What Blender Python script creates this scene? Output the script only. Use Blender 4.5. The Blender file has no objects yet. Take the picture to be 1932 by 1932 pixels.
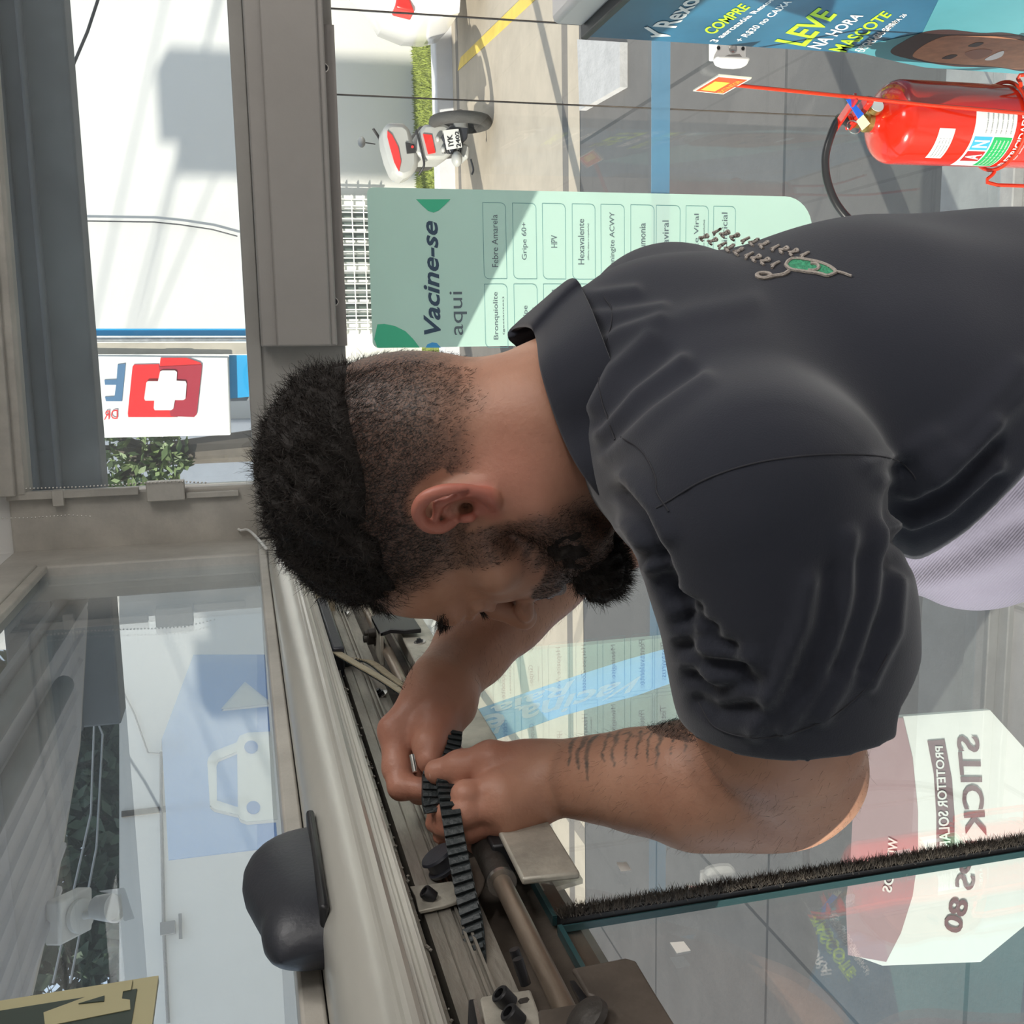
import bpy, math, random
import numpy as np
from mathutils import Vector, Matrix
random.seed(7)
rng = np.random.default_rng(7)
S = bpy.context.scene
COL = S.collection

# ---------------------------------------------------------------- camera
# The phone was held sideways: world "up" points to the left of the frame.
FOC = 1940.0
EYE = np.array([0.0, 0.0, 2.35])
def _n(a):
    a = np.array(a, float); return a / np.linalg.norm(a)
_Y = _n([294, -511, FOC]); _D = _n([440, 7619, FOC]); _D = _n(_D - _Y * (_D @ _Y)); _Z = -_D
_X = np.cross(_Y, _Z)
M3 = np.array([_X, _Y, _Z])            # rows: world axes written as (right, down, forward) of the upright view
cam_data = bpy.data.cameras.new('camera')
cam = bpy.data.objects.new('camera', cam_data); COL.objects.link(cam)
cam_data.sensor_width = 36.0
cam_data.lens = 36.0 * FOC / 1932.0
cam_data.clip_start = 0.02; cam_data.clip_end = 200
_r = M3[:, 0]; _d = M3[:, 1]; _f = M3[:, 2]
mw = Matrix.Identity(4)
for i in range(3):
    mw[i][0] = _d[i]; mw[i][1] = _r[i]; mw[i][2] = -_f[i]; mw[i][3] = EYE[i]
cam.matrix_world = mw
S.camera = cam

# ---------------------------------------------------------------- world, sun, area lights, exposure
S.view_settings.view_transform = 'Standard'
S.view_settings.look = 'None'
S.view_settings.exposure = 0.0
S.view_settings.gamma = 1.0
S.view_settings.use_curve_mapping = False
W = bpy.data.worlds.new('sky'); S.world = W; W.use_nodes = True
wn = W.node_tree.nodes; wl = W.node_tree.links
bg = wn['Background']
skt = wn.new('ShaderNodeTexSky'); skt.sky_type = 'HOSEK_WILKIE'; skt.turbidity = 3.0; skt.ground_albedo = 0.5
skt.sun_direction = Vector((-0.8, -0.55, 0.45)).normalized()
mixs = wn.new('ShaderNodeMixRGB'); mixs.inputs[0].default_value = 0.75
mixs.inputs[2].default_value = (0.72, 0.84, 1.0, 1)
wl.new(skt.outputs[0], mixs.inputs[1]); wl.new(mixs.outputs[0], bg.inputs[0])
bg.inputs[1].default_value = 1.25
sd = bpy.data.lights.new('sun', 'SUN'); sd.energy = 7.5; sd.angle = math.radians(0.55); sd.color = (1.0, 0.93, 0.82)
sun = bpy.data.objects.new('sun', sd); COL.objects.link(sun)
SUNDIR = Vector((-0.8, -0.55, 0.45)).normalized()
sun.rotation_euler = SUNDIR.to_track_quat('Z', 'Y').to_euler()
def area(name, loc, rot, sx, sy, power, color=(1, 1, 1)):
    l = bpy.data.lights.new(name, 'AREA'); l.shape = 'RECTANGLE'; l.size = sx; l.size_y = sy; l.energy = power; l.color = color
    o = bpy.data.objects.new(name, l); COL.objects.link(o); o.location = loc; o.rotation_euler = rot
    return o
# two unseen fill lights added to brighten the shop, behind and beside the camera
area('fill_light', (3.1, -1.2, 3.38), (0, 0, 0), 1.2, 0.6, 90, (1.0, 0.97, 0.93))
area('fill_light', (1.5, 0.8, 3.38), (0, 0, 0), 1.2, 0.6, 30, (1.0, 0.97, 0.93))

# ---------------------------------------------------------------- helpers
def ray(u, v): return M3 @ np.array([(u - 966) / FOC, (v - 966) / FOC, 1.0])
def P(u, v, t): return ray(u, v) * t + EYE
def PX(u, v, x): r = ray(u, v); return r * (x / r[0]) + EYE
def PY(u, v, y): r = ray(u, v); return r * (y / r[1]) + EYE
def PZ(u, v, z): r = ray(u, v); return r * ((z - EYE[2]) / r[2]) + EYE
# photo pixel (px,py) -> upright (u,v)
def UV(px, py): return (1932 - py, px)

def nmat(name, color, rough=0.6, metal=0.0, var=0.0, vscale=6.0, bump=0.0, bscale=60.0, color2=None, emit=None, spec=None, coat=0.0, sheen=0.0, stretch=None, trans=0.0, sss=0.0):
    m = bpy.data.materials.new(name); m.use_nodes = True
    nt = m.node_tree; b = nt.nodes['Principled BSDF']
    b.inputs['Base Color'].default_value = (*color, 1); b.inputs['Roughness'].default_value = rough; b.inputs['Metallic'].default_value = metal
    if spec is not None: b.inputs['Specular IOR Level'].default_value = spec
    if coat: b.inputs['Coat Weight'].default_value = coat; b.inputs['Coat Roughness'].default_value = 0.08
    if sheen: b.inputs['Sheen Weight'].default_value = sheen; b.inputs['Sheen Roughness'].default_value = 0.5
    if sss:
        b.inputs['Subsurface Weight'].default_value = sss; b.inputs['Subsurface Radius'].default_value = (0.012, 0.005, 0.003); b.inputs['Subsurface Scale'].default_value = 0.6
    tc = nt.nodes.new('ShaderNodeTexCoord'); src = tc.outputs['Object']
    if stretch:
        mp = nt.nodes.new('ShaderNodeMapping'); mp.inputs['Scale'].default_value = stretch; nt.links.new(src, mp.inputs[0]); src = mp.outputs[0]
    if var or color2:
        n = nt.nodes.new('ShaderNodeTexNoise'); n.inputs['Scale'].default_value = vscale; n.inputs['Detail'].default_value = 6; n.inputs['Roughness'].default_value = 0.65
        nt.links.new(src, n.inputs['Vector'])
        cr = nt.nodes.new('ShaderNodeValToRGB'); cr.color_ramp.elements[0].position = 0.35; cr.color_ramp.elements[1].position = 0.68
        c2 = color2 if color2 else tuple(max(0, c * (1 - var)) for c in color)
        cr.color_ramp.elements[0].color = (*c2, 1); cr.color_ramp.elements[1].color = (*color, 1)
        nt.links.new(n.outputs['Fac'], cr.inputs[0]); nt.links.new(cr.outputs[0], b.inputs['Base Color'])
    if bump:
        n2 = nt.nodes.new('ShaderNodeTexNoise'); n2.inputs['Scale'].default_value = bscale; n2.inputs['Detail'].default_value = 4
        nt.links.new(src, n2.inputs['Vector'])
        bp = nt.nodes.new('ShaderNodeBump'); bp.inputs['Strength'].default_value = bump; bp.inputs['Distance'].default_value = 0.01
        nt.links.new(n2.outputs['Fac'], bp.inputs['Height']); nt.links.new(bp.outputs[0], b.inputs['Normal'])
    if trans:   # thin vinyl that lets some light through
        tl = nt.nodes.new('ShaderNodeBsdfTranslucent'); tl.inputs[0].default_value = (*color, 1)
        mx = nt.nodes.new('ShaderNodeMixShader'); mx.inputs[0].default_value = trans
        out = nt.nodes['Material Output']
        nt.links.new(b.outputs[0], mx.inputs[1]); nt.links.new(tl.outputs[0], mx.inputs[2]); nt.links.new(mx.outputs[0], out.inputs[0])
    return m

def glass_mat(name, tint=(0.93, 0.97, 0.96), ior=1.5, film=None, film_fac=0.0, gain=1.6):
    """clear pane: lets light straight through and mirrors by Fresnel on both of its faces; film adds a coloured scattering layer"""
    m = bpy.data.materials.new(name); m.use_nodes = True; nt = m.node_tree
    nt.nodes.remove(nt.nodes['Principled BSDF']); out = nt.nodes['Material Output']
    tr = nt.nodes.new('ShaderNodeBsdfTransparent'); tr.inputs[0].default_value = (*tint, 1)
    gl = nt.nodes.new('ShaderNodeBsdfGlossy'); gl.inputs['Roughness'].default_value = 0.0; gl.inputs[0].default_value = (1, 1, 1, 1)
    fr = nt.nodes.new('ShaderNodeFresnel'); fr.inputs[0].default_value = ior
    ml = nt.nodes.new('ShaderNodeMath'); ml.operation = 'MULTIPLY'; ml.inputs[1].default_value = gain; ml.use_clamp = True
    nt.links.new(fr.outputs[0], ml.inputs[0])
    mx = nt.nodes.new('ShaderNodeMixShader'); nt.links.new(ml.outputs[0], mx.inputs[0])
    base = tr.outputs[0]
    if film:
        df = nt.nodes.new('ShaderNodeBsdfDiffuse'); df.inputs[0].default_value = (*film, 1)
        tl = nt.nodes.new('ShaderNodeBsdfTranslucent'); tl.inputs[0].default_value = (*film, 1)
        m1 = nt.nodes.new('ShaderNodeMixShader'); m1.inputs[0].default_value = 0.5
        nt.links.new(df.outputs[0], m1.inputs[1]); nt.links.new(tl.outputs[0], m1.inputs[2])
        m2 = nt.nodes.new('ShaderNodeMixShader'); m2.inputs[0].default_value = film_fac
        nt.links.new(base, m2.inputs[1]); nt.links.new(m1.outputs[0], m2.inputs[2]); base = m2.outputs[0]
    nt.links.new(base, mx.inputs[1]); nt.links.new(gl.outputs[0], mx.inputs[2]); nt.links.new(mx.outputs[0], out.inputs[0])
    return m

class MB:
    """collects shapes into one mesh"""
    def __init__(s): s.v = []; s.f = []
    def add(s, v, f):
        o = len(s.v); s.v += [tuple(map(float, p)) for p in v]; s.f += [tuple(i + o for i in q) for q in f]; return s
    def box(s, a, b):
        x0, y0, z0 = (min(a[i], b[i]) for i in range(3)); x1, y1, z1 = (max(a[i], b[i]) for i in range(3))
        return s.add([(x0,y0,z0),(x1,y0,z0),(x1,y1,z0),(x0,y1,z0),(x0,y0,z1),(x1,y0,z1),(x1,y1,z1),(x0,y1,z1)],
                     [(0,3,2,1),(4,5,6,7),(0,1,5,4),(1,2,6,5),(2,3,7,6),(3,0,4,7)])
    def obox(s, c, ax, ay, az):
        """box from centre and three half-axis vectors"""
        c, ax, ay, az = map(np.array, (c, ax, ay, az)); v = []
        for k in (-1, 1):
            for i, j in ((-1,-1),(1,-1),(1,1),(-1,1)): v.append(c + i*ax + j*ay + k*az)
        return s.add(v, [(0,3,2,1),(4,5,6,7),(0,1,5,4),(1,2,6,5),(2,3,7,6),(3,0,4,7)])
    def prism(s, pts, d):
        """planar polygon pushed along vector d"""
        pts = [np.array(p, float) for p in pts]; d = np.array(d, float); n = len(pts)
        return s.add(pts + [p + d for p in pts], [tuple(range(n))[::-1], tuple(range(n, 2*n))] + [(i, (i+1) % n, (i+1) % n + n, i + n) for i in range(n)])
    def tube(s, path, r, n=12, cap=True, sq=None):
        path = [np.array(p, float) for p in path]; k = len(path)
        rr = r if hasattr(r, '__len__') else [r] * k
        T = []
        for i in range(k):
            t = path[min(i+1, k-1)] - path[max(i-1, 0)]; T.append(t / (np.linalg.norm(t) + 1e-12))
        up = np.array([0, 0, 1.0]) if abs(T[0][2]) < 0.9 else np.array([1.0, 0, 0])
        a = np.cross(T[0], up); a /= np.linalg.norm(a); v = []
        for i in range(k):
            a = a - T[i] * (a @ T[i]); a /= np.linalg.norm(a); b = np.cross(T[i], a)
            for j in range(n):
                th = 2*math.pi*j/n; v.append(path[i] + rr[i] * (a*math.cos(th) + b*math.sin(th)))
        f = [(i*n+j, i*n+(j+1) % n, (i+1)*n+(j+1) % n, (i+1)*n+j) for i in range(k-1) for j in range(n)]
        if cap: f += [tuple(range(n))[::-1], tuple((k-1)*n + j for j in range(n))]
        return s.add(v, f)
    def cyl(s, a, b, r, r2=None, n=20): return s.tube([a, b], [r, r if r2 is None else r2], n)
    def lathe(s, c, axis, prof, n=32):
        """prof: list of (radius, height) along axis from c"""
        c = np.array(c, float); ax = _n(axis); up = np.array([0, 0, 1.0]) if abs(ax[2]) < .9 else np.array([1.0, 0, 0])
        a = _n(np.cross(ax, up)); b = np.cross(ax, a); v = []; k = len(prof)
        for r, h in prof:
            r = max(r, 1e-5); v += [c + ax*h + r*(a*math.cos(2*math.pi*j/n) + b*math.sin(2*math.pi*j/n)) for j in range(n)]
        f = [(i*n+j, i*n+(j+1) % n, (i+1)*n+(j+1) % n, (i+1)*n+j) for i in range(k-1) for j in range(n)]
        return s.add(v, f + [tuple(range(n))[::-1], tuple((k-1)*n + j for j in range(n))])
    def ribbon(s, path, wdir, w, th, tdir):
        """flat strap along path: width direction(s) wdir, thickness along tdir"""
        v = []; f = []
        for p, wd, td in zip(path, wdir, tdir):
            p = np.array(p, float); wd = np.array(wd, float)*w/2; td = np.array(td, float)*th/2
            v += [p-wd-td, p+wd-td, p+wd+td, p-wd+td]
        k = len(path)
        for i in range(k-1):
            for j in range(4): f.append((i*4+j, i*4+(j+1) % 4, (i+1)*4+(j+1) % 4, (i+1)*4+j))
        f += [(3,2,1,0), tuple((k-1)*4 + j for j in range(4))]
        return s.add(v, f)
    def build(s, name, mat, parent=None, smooth=35, kind=None, bevel=0, label=None):
        me = bpy.data.meshes.new(name); me.from_pydata(s.v, [], s.f); me.validate(); me.update()
        o = bpy.data.objects.new(name, me); COL.objects.link(o)
        import bmesh
        bm = bmesh.new(); bm.from_mesh(me); bmesh.ops.recalc_face_normals(bm, faces=bm.faces); bm.to_mesh(me); bm.free()
        if mat: me.materials.append(mat)
        if smooth:
            me.polygons.foreach_set('use_smooth', [True]*len(me.polygons)); me.set_sharp_from_angle(angle=math.radians(smooth))
        if bevel:
            b = o.modifiers.new('bevel', 'BEVEL'); b.width = bevel; b.segments = 2; b.limit_method = 'ANGLE'; b.angle_limit = math.radians(40)
        if parent: 
            o.parent = parent
            o.matrix_parent_inverse = Matrix.Translation(-parent.location) if parent.type == 'EMPTY' else Matrix.Identity(4)
        if kind: o['kind'] = kind
        if label: o['label'] = label
        return o
def thing(name, label, cat, loc, group=None):
    o = bpy.data.objects.new(name, None); COL.objects.link(o); o.location = [float(x) for x in loc]; o.empty_display_size = 0.05
    o['label'] = label; o['category'] = cat
    if group: o['group'] = group
    return o
def tag(o, label, cat, group=None, kind=None):
    o['label'] = label; o['category'] = cat
    if group: o['group'] = group
    if kind: o['kind'] = kind
    return o
def struct(o, label=None):
    o['kind'] = 'structure'
    if label: o['label'] = label
    return o
_fonts = {}
def text_geo(s, bold=False, italic=False, res=3):
    key = (s, bold, italic)
    if key in _fonts: return _fonts[key]
    c = bpy.data.curves.new('t', 'FONT'); c.body = s; c.resolution_u = res
    if bold: c.offset = 0.022
    if italic: c.shear = 0.25
    o = bpy.data.objects.new('t', c); COL.objects.link(o)
    dg = bpy.context.evaluated_depsgraph_get(); dg.update()
    me = bpy.data.meshes.new_from_object(o.evaluated_get(dg))
    v = np.array([p.co[:2] for p in me.vertices]); f = [tuple(p.vertices) for p in me.polygons]
    bpy.data.objects.remove(o); bpy.data.curves.remove(c); bpy.data.meshes.remove(me)
    lo, hi = v.min(0), v.max(0); v = (v - lo) / np.maximum(hi - lo, 1e-9)
    _fonts[key] = (v, f); return v, f
def put_text(mb, s, O, Wv, Hv, off, bold=False, italic=False):
    """lay text so its box spans O..O+Wv..O+Hv, lifted by vector off"""
    v, f = text_geo(s, bold, italic)
    O, Wv, Hv, off = (np.array(q, float) for q in (O, Wv, Hv, off))
    mb.add([O + a*Wv + b*Hv + off for a, b in v], f)
# ---------------------------------------------------------------- materials
m_alu = nmat('grey_painted_aluminium', (0.33, 0.315, 0.29), 0.45, 0.0, 0.18, 3.0, 0.05, 200)
m_alu_box = nmat('grey_cover_box_paint', (0.29, 0.27, 0.25), 0.5, 0.0, 0.12, 2.0, 0.05, 150)
m_frame = nmat('dusty_off_white_aluminium', (0.50, 0.47, 0.42), 0.4, 0.0, 0.25, 8.0, 0.08, 120)
m_cover = nmat('cream_anodised_cover', (0.60, 0.585, 0.53), 0.28, 0.35, 0.22, 5.0, 0.03, 90, stretch=(1, 0.25, 1))
m_track = nmat('dirty_bare_aluminium', (0.42, 0.39, 0.34), 0.42, 0.55, 0.5, 14, 0.15, 160, stretch=(1, 0.3, 1))
m_dark = nmat('dark_oily_metal', (0.055, 0.048, 0.042), 0.55, 0.3, 0.5, 20, 0.2, 90)
m_brown = nmat('greasy_brown_housing', (0.13, 0.105, 0.085), 0.55, 0.2, 0.5, 16, 0.1, 60)
m_plate = nmat('worn_light_metal_plate', (0.52, 0.49, 0.42), 0.45, 0.35, 0.45, 18, 0.12, 90)
m_steel = nmat('polished_steel', (0.62, 0.60, 0.57), 0.25, 0.9, 0.35, 25)
m_blacksteel = nmat('black_oxide_steel', (0.03, 0.03, 0.033), 0.4, 0.5, 0.2, 30)
m_black_plastic = nmat('black_moulded_plastic', (0.022, 0.024, 0.033), 0.42, 0.0, 0.2, 20, 0.05, 300)
m_rubber = nmat('black_ribbed_rubber', (0.022, 0.03, 0.033), 0.5, 0.0, 0.4, 40, 0.2, 200)
m_tan = nmat('tan_belt_backing', (0.33, 0.28, 0.19), 0.6, 0.0, 0.3, 30)
m_edge = nmat('green_glass_edge', (0.028, 0.075, 0.082), 0.15, 0.0, 0.2, 10)
m_white = nmat('white_plastic', (0.78, 0.77, 0.74), 0.4, 0.0, 0.06, 5)
m_glass = None
def slab_glass(name, tint=(0.93, 0.97, 0.96), film=None, ff=0.0, gain=1.0):
    m = glass_mat(name, tint, 1.5, film, ff, gain); nt = m.node_tree
    fr = [n for n in nt.nodes if n.type == 'FRESNEL'][0]
    ge = nt.nodes.new('ShaderNodeNewGeometry')       # a thin slab reflects alike on both faces
    mp = nt.nodes.new('ShaderNodeMapRange'); mp.inputs['To Min'].default_value = 1.5; mp.inputs['To Max'].default_value = 1/1.5
    nt.links.new(ge.outputs['Backfacing'], mp.inputs['Value']); nt.links.new(mp.outputs[0], fr.inputs[0])
    return m
m_glass = slab_glass('clear_door_glass', (0.97, 0.99, 0.985))
m_glass2 = slab_glass('dusty_transom_glass', (0.93, 0.965, 0.975), film=(0.75, 0.8, 0.85), ff=0.035)

# ---------------------------------------------------------------- setting: ground, walls, ceiling
m_floor = bpy.data.materials.new('large_grey_floor_tiles'); m_floor.use_nodes = True
def tile_mat(m, c1, c2, mortar, scale, rough, bump=0.1, msize=0.006):
    nt = m.node_tree; b = nt.nodes['Principled BSDF']; tc = nt.nodes.new('ShaderNodeTexCoord')
    br = nt.nodes.new('ShaderNodeTexBrick'); br.offset = 0.0; br.inputs['Scale'].default_value = scale
    br.inputs['Color1'].default_value = (*c1, 1); br.inputs['Color2'].default_value = (*c2, 1); br.inputs['Mortar'].default_value = (*mortar, 1)
    br.inputs['Mortar Size'].default_value = msize; br.inputs['Brick Width'].default_value = 0.6; br.inputs['Row Height'].default_value = 0.6
    nt.links.new(tc.outputs['Object'], br.inputs['Vector'])
    n = nt.nodes.new('ShaderNodeTexNoise'); n.inputs['Scale'].default_value = 3.2; n.inputs['Detail'].default_value = 9; n.inputs['Roughness'].default_value = 0.7
    nt.links.new(tc.outputs['Object'], n.inputs['Vector'])
    mx = nt.nodes.new('ShaderNodeMixRGB'); mx.blend_type = 'MULTIPLY'; mx.inputs[0].default_value = 0.55
    cr = nt.nodes.new('ShaderNodeValToRGB'); cr.color_ramp.elements[0].position = 0.3; cr.color_ramp.elements[1].position = 0.7
    cr.color_ramp.elements[0].color = (0.62, 0.62, 0.63, 1); cr.color_ramp.elements[1].color = (1, 1, 1, 1)
    nt.links.new(n.outputs['Fac'], cr.inputs[0]); nt.links.new(br.outputs['Color'], mx.inputs[1]); nt.links.new(cr.outputs[0], mx.inputs[2])
    nt.links.new(mx.outputs[0], b.inputs['Base Color']); b.inputs['Roughness'].default_value = rough
    bp = nt.nodes.new('ShaderNodeBump'); bp.inputs['Strength'].default_value = bump; bp.inputs['Distance'].default_value = 0.01
    nt.links.new(n.outputs['Fac'], bp.inputs['Height']); nt.links.new(bp.outputs[0], b.inputs['Normal'])
tile_mat(m_floor, (0.50, 0.48, 0.48), (0.47, 0.45, 0.45), (0.2, 0.19, 0.19), 1.0, 0.45)
m_pave = bpy.data.materials.new('shaded_grey_paving'); m_pave.use_nodes = True
tile_mat(m_pave, (0.135, 0.128, 0.122), (0.115, 0.112, 0.11), (0.06, 0.06, 0.06), 0.42, 0.6, 0.6, 0.005)  # base colour darkened to stand in for the shade near the building
m_conc = bpy.data.materials.new('beige_yard_concrete'); m_conc.use_nodes = True
tile_mat(m_conc, (0.52, 0.445, 0.35), (0.49, 0.425, 0.34), (0.2, 0.18, 0.16), 0.16, 0.85, 0.5, 0.012)

struct(MB().box((-0.36, -4, -0.1), (4, 2.74, 0.0)).build('floor', m_floor))
struct(MB().box((-14, -4, -0.14), (-0.5, 2.9, -0.03)).box((-14, 2.9, -0.14), (12, 7.15, -0.03)).build('ground_paving', m_pave))
struct(MB().box((-14, 7.17, -0.14), (14, 12.0, -0.035)).build('ground_concrete', m_conc))
m_roomwall = nmat('shop_wall_paint', (0.72, 0.71, 0.69), 0.7, 0, 0.04, 2)
struct(MB().box((-0.6, -4.1, 0), (4, -4.0, 3.4)).build('wall_back', m_roomwall))
struct(MB().box((4.0, -4.1, 0), (4.1, 2.86, 3.4)).build('wall_right', m_roomwall))
struct(MB().box((-0.56, -4.1, 3.4), (4.1, 3.0, 3.5)).build('ceiling', m_roomwall))
struct(MB().box((-0.6, -4.1, 0), (-0.48, -0.35, 3.4)).build('wall_left', m_roomwall))
# masonry above the transoms and the roof slab of the shop
struct(MB().box((-0.56, -0.35, 2.90), (-0.48, 2.9, 3.4)).box((-0.48, 2.78, 2.93), (4.0, 2.9, 3.4)).build('wall_front', m_roomwall))
m_roof = nmat('grey_roof_concrete', (0.3, 0.3, 0.29), 0.9, 0, 0.2, 3)
struct(MB().box((-2.75, -4.3, 3.5), (4.3, 3.05, 3.62)).build('sun_blocking_roof', m_roof))  # unseen overhang stretched outwards to block the sun
m_lampf = nmat('lamp_housing_white', (0.8, 0.8, 0.8), 0.5)
for lx, ly in ((3.1, -1.2), (1.5, 0.8)):  # housings added for the two fill lights
    tag(MB().box((lx-.65, ly-.35, 3.385), (lx+.65, ly+.35, 3.4)).build('fill_lamp_panel', m_lampf),
        'flat white panel of an added fill lamp ' + ('behind the camera' if ly < 0 else 'near the banner side'), 'lamp')

# far wall of the yard
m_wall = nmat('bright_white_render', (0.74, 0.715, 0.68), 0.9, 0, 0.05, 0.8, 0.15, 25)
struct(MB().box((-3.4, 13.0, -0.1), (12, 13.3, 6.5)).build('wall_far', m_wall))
a = PZ(0, 225, 3.85); b = PZ(780, 225, 3.85)
dirw = _n([b[0]-a[0], b[1]-a[1], 0]); nrm = np.array([-dirw[1], dirw[0], 0])
A0 = np.array([a[0], a[1], -0.1]) - dirw*5; B0 = np.array([b[0], b[1], -0.1]) + dirw*0.9
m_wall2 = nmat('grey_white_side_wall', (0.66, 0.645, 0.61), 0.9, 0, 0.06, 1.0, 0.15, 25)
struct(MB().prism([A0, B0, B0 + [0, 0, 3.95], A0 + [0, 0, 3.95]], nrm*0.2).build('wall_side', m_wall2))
# joints and a thin pipe on that side wall
mj = MB()
for px in (1525,):
    q0 = PZ(432-25, 225, 3.85)
for (p0, p1, r) in (((225, 1530), (225, 1530), 0.02),):
    pass
def on_side(px, py):      # point on the side wall under photo pixel
    r = ray(*UV(px, py)); t = np.dot(A0 - EYE, nrm) / np.dot(r, nrm); return EYE + r*t
mp_ = MB()
mp_.tube([on_side(305, 1420) - nrm*.04, on_side(305, 1530) - nrm*.04, on_side(310, 1760) - nrm*.04, on_side(318, 1931) - nrm*.04], 0.018, 8)
mp_.tube([on_side(225, 1290) - nrm*.04, on_side(255, 1350) - nrm*.04, on_side(280, 1422) - nrm*.04, on_side(305, 1424) - nrm*.04], 0.01, 6)
for px, py in ((320, 1408), (318, 1752)):
    c = on_side(px, py) - nrm*.07; mp_.obox(c, dirw*.06, nrm*.05, [0, 0, .07]); mp_.obox(c + [0, 0, -.12], dirw*.12, nrm*.02, [0, 0, .015])
tag(mp_.build('wall_conduit', nmat('dark_conduit', (0.10, 0.10, 0.11), 0.6, 0, 0.2, 9)), 'thin dark conduit with two small brackets running along the side wall', 'conduit')
p0 = on_side(230, 1530); p1 = on_side(470, 1515)
tag(MB().obox((p0+p1)/2 - nrm*.02, dirw*.03, nrm*.02, [0, 0, abs(p0[2]-p1[2])/2]).build('wall_strip', m_brown), 'brown vertical joint strip on the side wall', 'strip')

# trees beyond the side wall
def foliage(name, centre, rad, n, mat, leaf=0.09):
    mb = MB(); c = np.array(centre, float)
    for i in range(n):
        d = rng.normal(size=3); d /= np.linalg.norm(d); p = c + d * np.array(rad) * rng.uniform(0.35, 1.0)**0.5
        a_ = rng.normal(size=3); a_ /= np.linalg.norm(a_); b_ = np.cross(a_, rng.normal(size=3)); b_ /= np.linalg.norm(b_)
        s_ = leaf * rng.uniform(.6, 1.3)
        mb.add([p - a_*s_, p + b_*s_*.45, p + a_*s_, p - b_*s_*.45], [(0, 1, 2, 3)])
    return mb.build(name, mat, smooth=0)
m_leaf = nmat('dark_green_leaves', (0.05, 0.085, 0.045), 0.6, 0, 0.5, 3)
m_leaf2 = nmat('yellow_green_leaves', (0.16, 0.22, 0.08), 0.6, 0, 0.4, 3)  # paler, yellower green for the small tree
m_bark = nmat('grey_bark', (0.12, 0.1, 0.08), 0.9, 0, 0.3, 12)
def tree(centre, rad, n, mat, label, leaf=0.1):
    c = np.array(centre, float)
    t = thing('tree', label, 'tree', (c[0], c[1], -0.03), 'trees beyond the yard walls')
    o = foliage('crown', centre, rad, n, mat, leaf); o.parent = t; o.matrix_parent_inverse = Matrix.Translation(-t.location)
    tr = MB().tube([(c[0], c[1], -0.03), (c[0]+.1, c[1], c[2]*.5), (c[0], c[1]+.1, c[2])], [0.22, 0.17, 0.08], 10)
    for k in range(5):
        an = k*1.3; tr.tube([(c[0], c[1], c[2]-rad[2]*.5), c + [math.cos(an)*rad[0]*.6, math.sin(an)*rad[1]*.6, rad[2]*.3]], [0.07, 0.02], 6)
    tr.build('trunk', m_bark, t)
tree(on_side(190, 1230) + nrm*2.6 + [0, 0, 0.3], (1.15, 1.3, 1.9), 4200, m_leaf, 'dark leafy tree behind the side wall, next to the corner of the white wall', 0.17)
tree(on_side(190, 1540) + nrm*2.3 + [0, 0, 0.3], (1.25, 1.3, 1.8), 4200, m_leaf, 'dark leafy tree behind the side wall, above the conduit brackets', 0.16)
tree(on_side(185, 1900) + nrm*2.2 + [0, 0, 0.2], (1.6, 1.4, 1.8), 3600, m_leaf, 'dark leafy tree behind the side wall, nearest to the letter sign', 0.15)
tree(PY(*UV(235, 865), 8.8), (0.42, 0.4, 0.52), 900, m_leaf2, 'small sunlit green tree seen below the cross sign', 0.06)
# overhead wires in front of the trees
for k, pts in enumerate((((150, 1270), (200, 1400), (195, 1560), (160, 1720), (130, 1860)), ((150, 1265), (215, 1420), (205, 1620), (160, 1860)), ((60, 120), (135, 130), (185, 0)))):
    if k < 2: path = [on_side(x, y) - nrm*0.8 for x, y in pts]
    else: path = [PY(*UV(*q), 8.0) for q in ((133, 135), (165, 60), (188, -10))]
    tag(MB().tube(path, 0.011, 6).build('overhead_wire', nmat('wire_grey', (0.25, 0.26, 0.27), 0.6) if k < 2 else m_blacksteel),
        ('upper pale overhead wire crossing in front of the dark trees', 'lower pale overhead wire crossing in front of the dark trees', 'black overhead wire crossing in front of the bright far wall')[k], 'wire')
path = [PY(*UV(*q), 12.96) for q in ((120, 417), (162, 417), (290, 419), (340, 424), (400, 433), (448, 446))]
tag(MB().tube(path, 0.009, 6).build('overhead_wire', m_blacksteel), 'dark drooping wire hanging down along the bright far wall', 'wire')

# grass strip, kerb, ramp slab, yellow line
m_grass = nmat('short_yellow_green_grass', (0.30, 0.36, 0.07), 0.9, 0, 0.5, 9, 0.6, 60)
mb = MB().box((-3.0, 11.75, -0.1), (11, 13.0, 0.14))
g = mb.build('grass_bed', m_grass); struct(g)
gb = MB(); 
for i in range(9000):
    x = rng.uniform(0.2, 5.2); y = rng.uniform(11.77, 12.98); h = rng.uniform(.02, .055); a_ = rng.uniform(0, 6.28); w = .008
    gb.add([(x-w*math.cos(a_), y-w*math.sin(a_), .138), (x+w*math.cos(a_), y+w*math.sin(a_), .138), (x+rng.normal()*.012, y+rng.normal()*.012, .14+h)], [(0, 1, 2)])
tag(gb.build('grass', m_grass, smooth=0), 'short yellow-green grass growing along the foot of the far wall', 'grass', kind='stuff')
struct(MB().box((-3.0, 11.5, -0.1), (11, 11.75, 0.155)).build('kerb', nmat('white_painted_kerb', (0.66, 0.66, 0.68), 0.8, 0, 0.1, 4, .2, 30), bevel=0.02))
yl = [PZ(*UV(*q), -0.03) for q in ((862, 130), (868, 105), (1005, -20), (1012, 0), (985, 14), (873, 137))]
m_yel = nmat('worn_yellow_road_paint', (0.80, 0.58, 0.10), 0.7, 0, 0.2, 6)
q = [PZ(*UV(*q), -0.033) for q in ((864, 134), (870, 108), (1010, -28), (1040, -28))]
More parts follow.
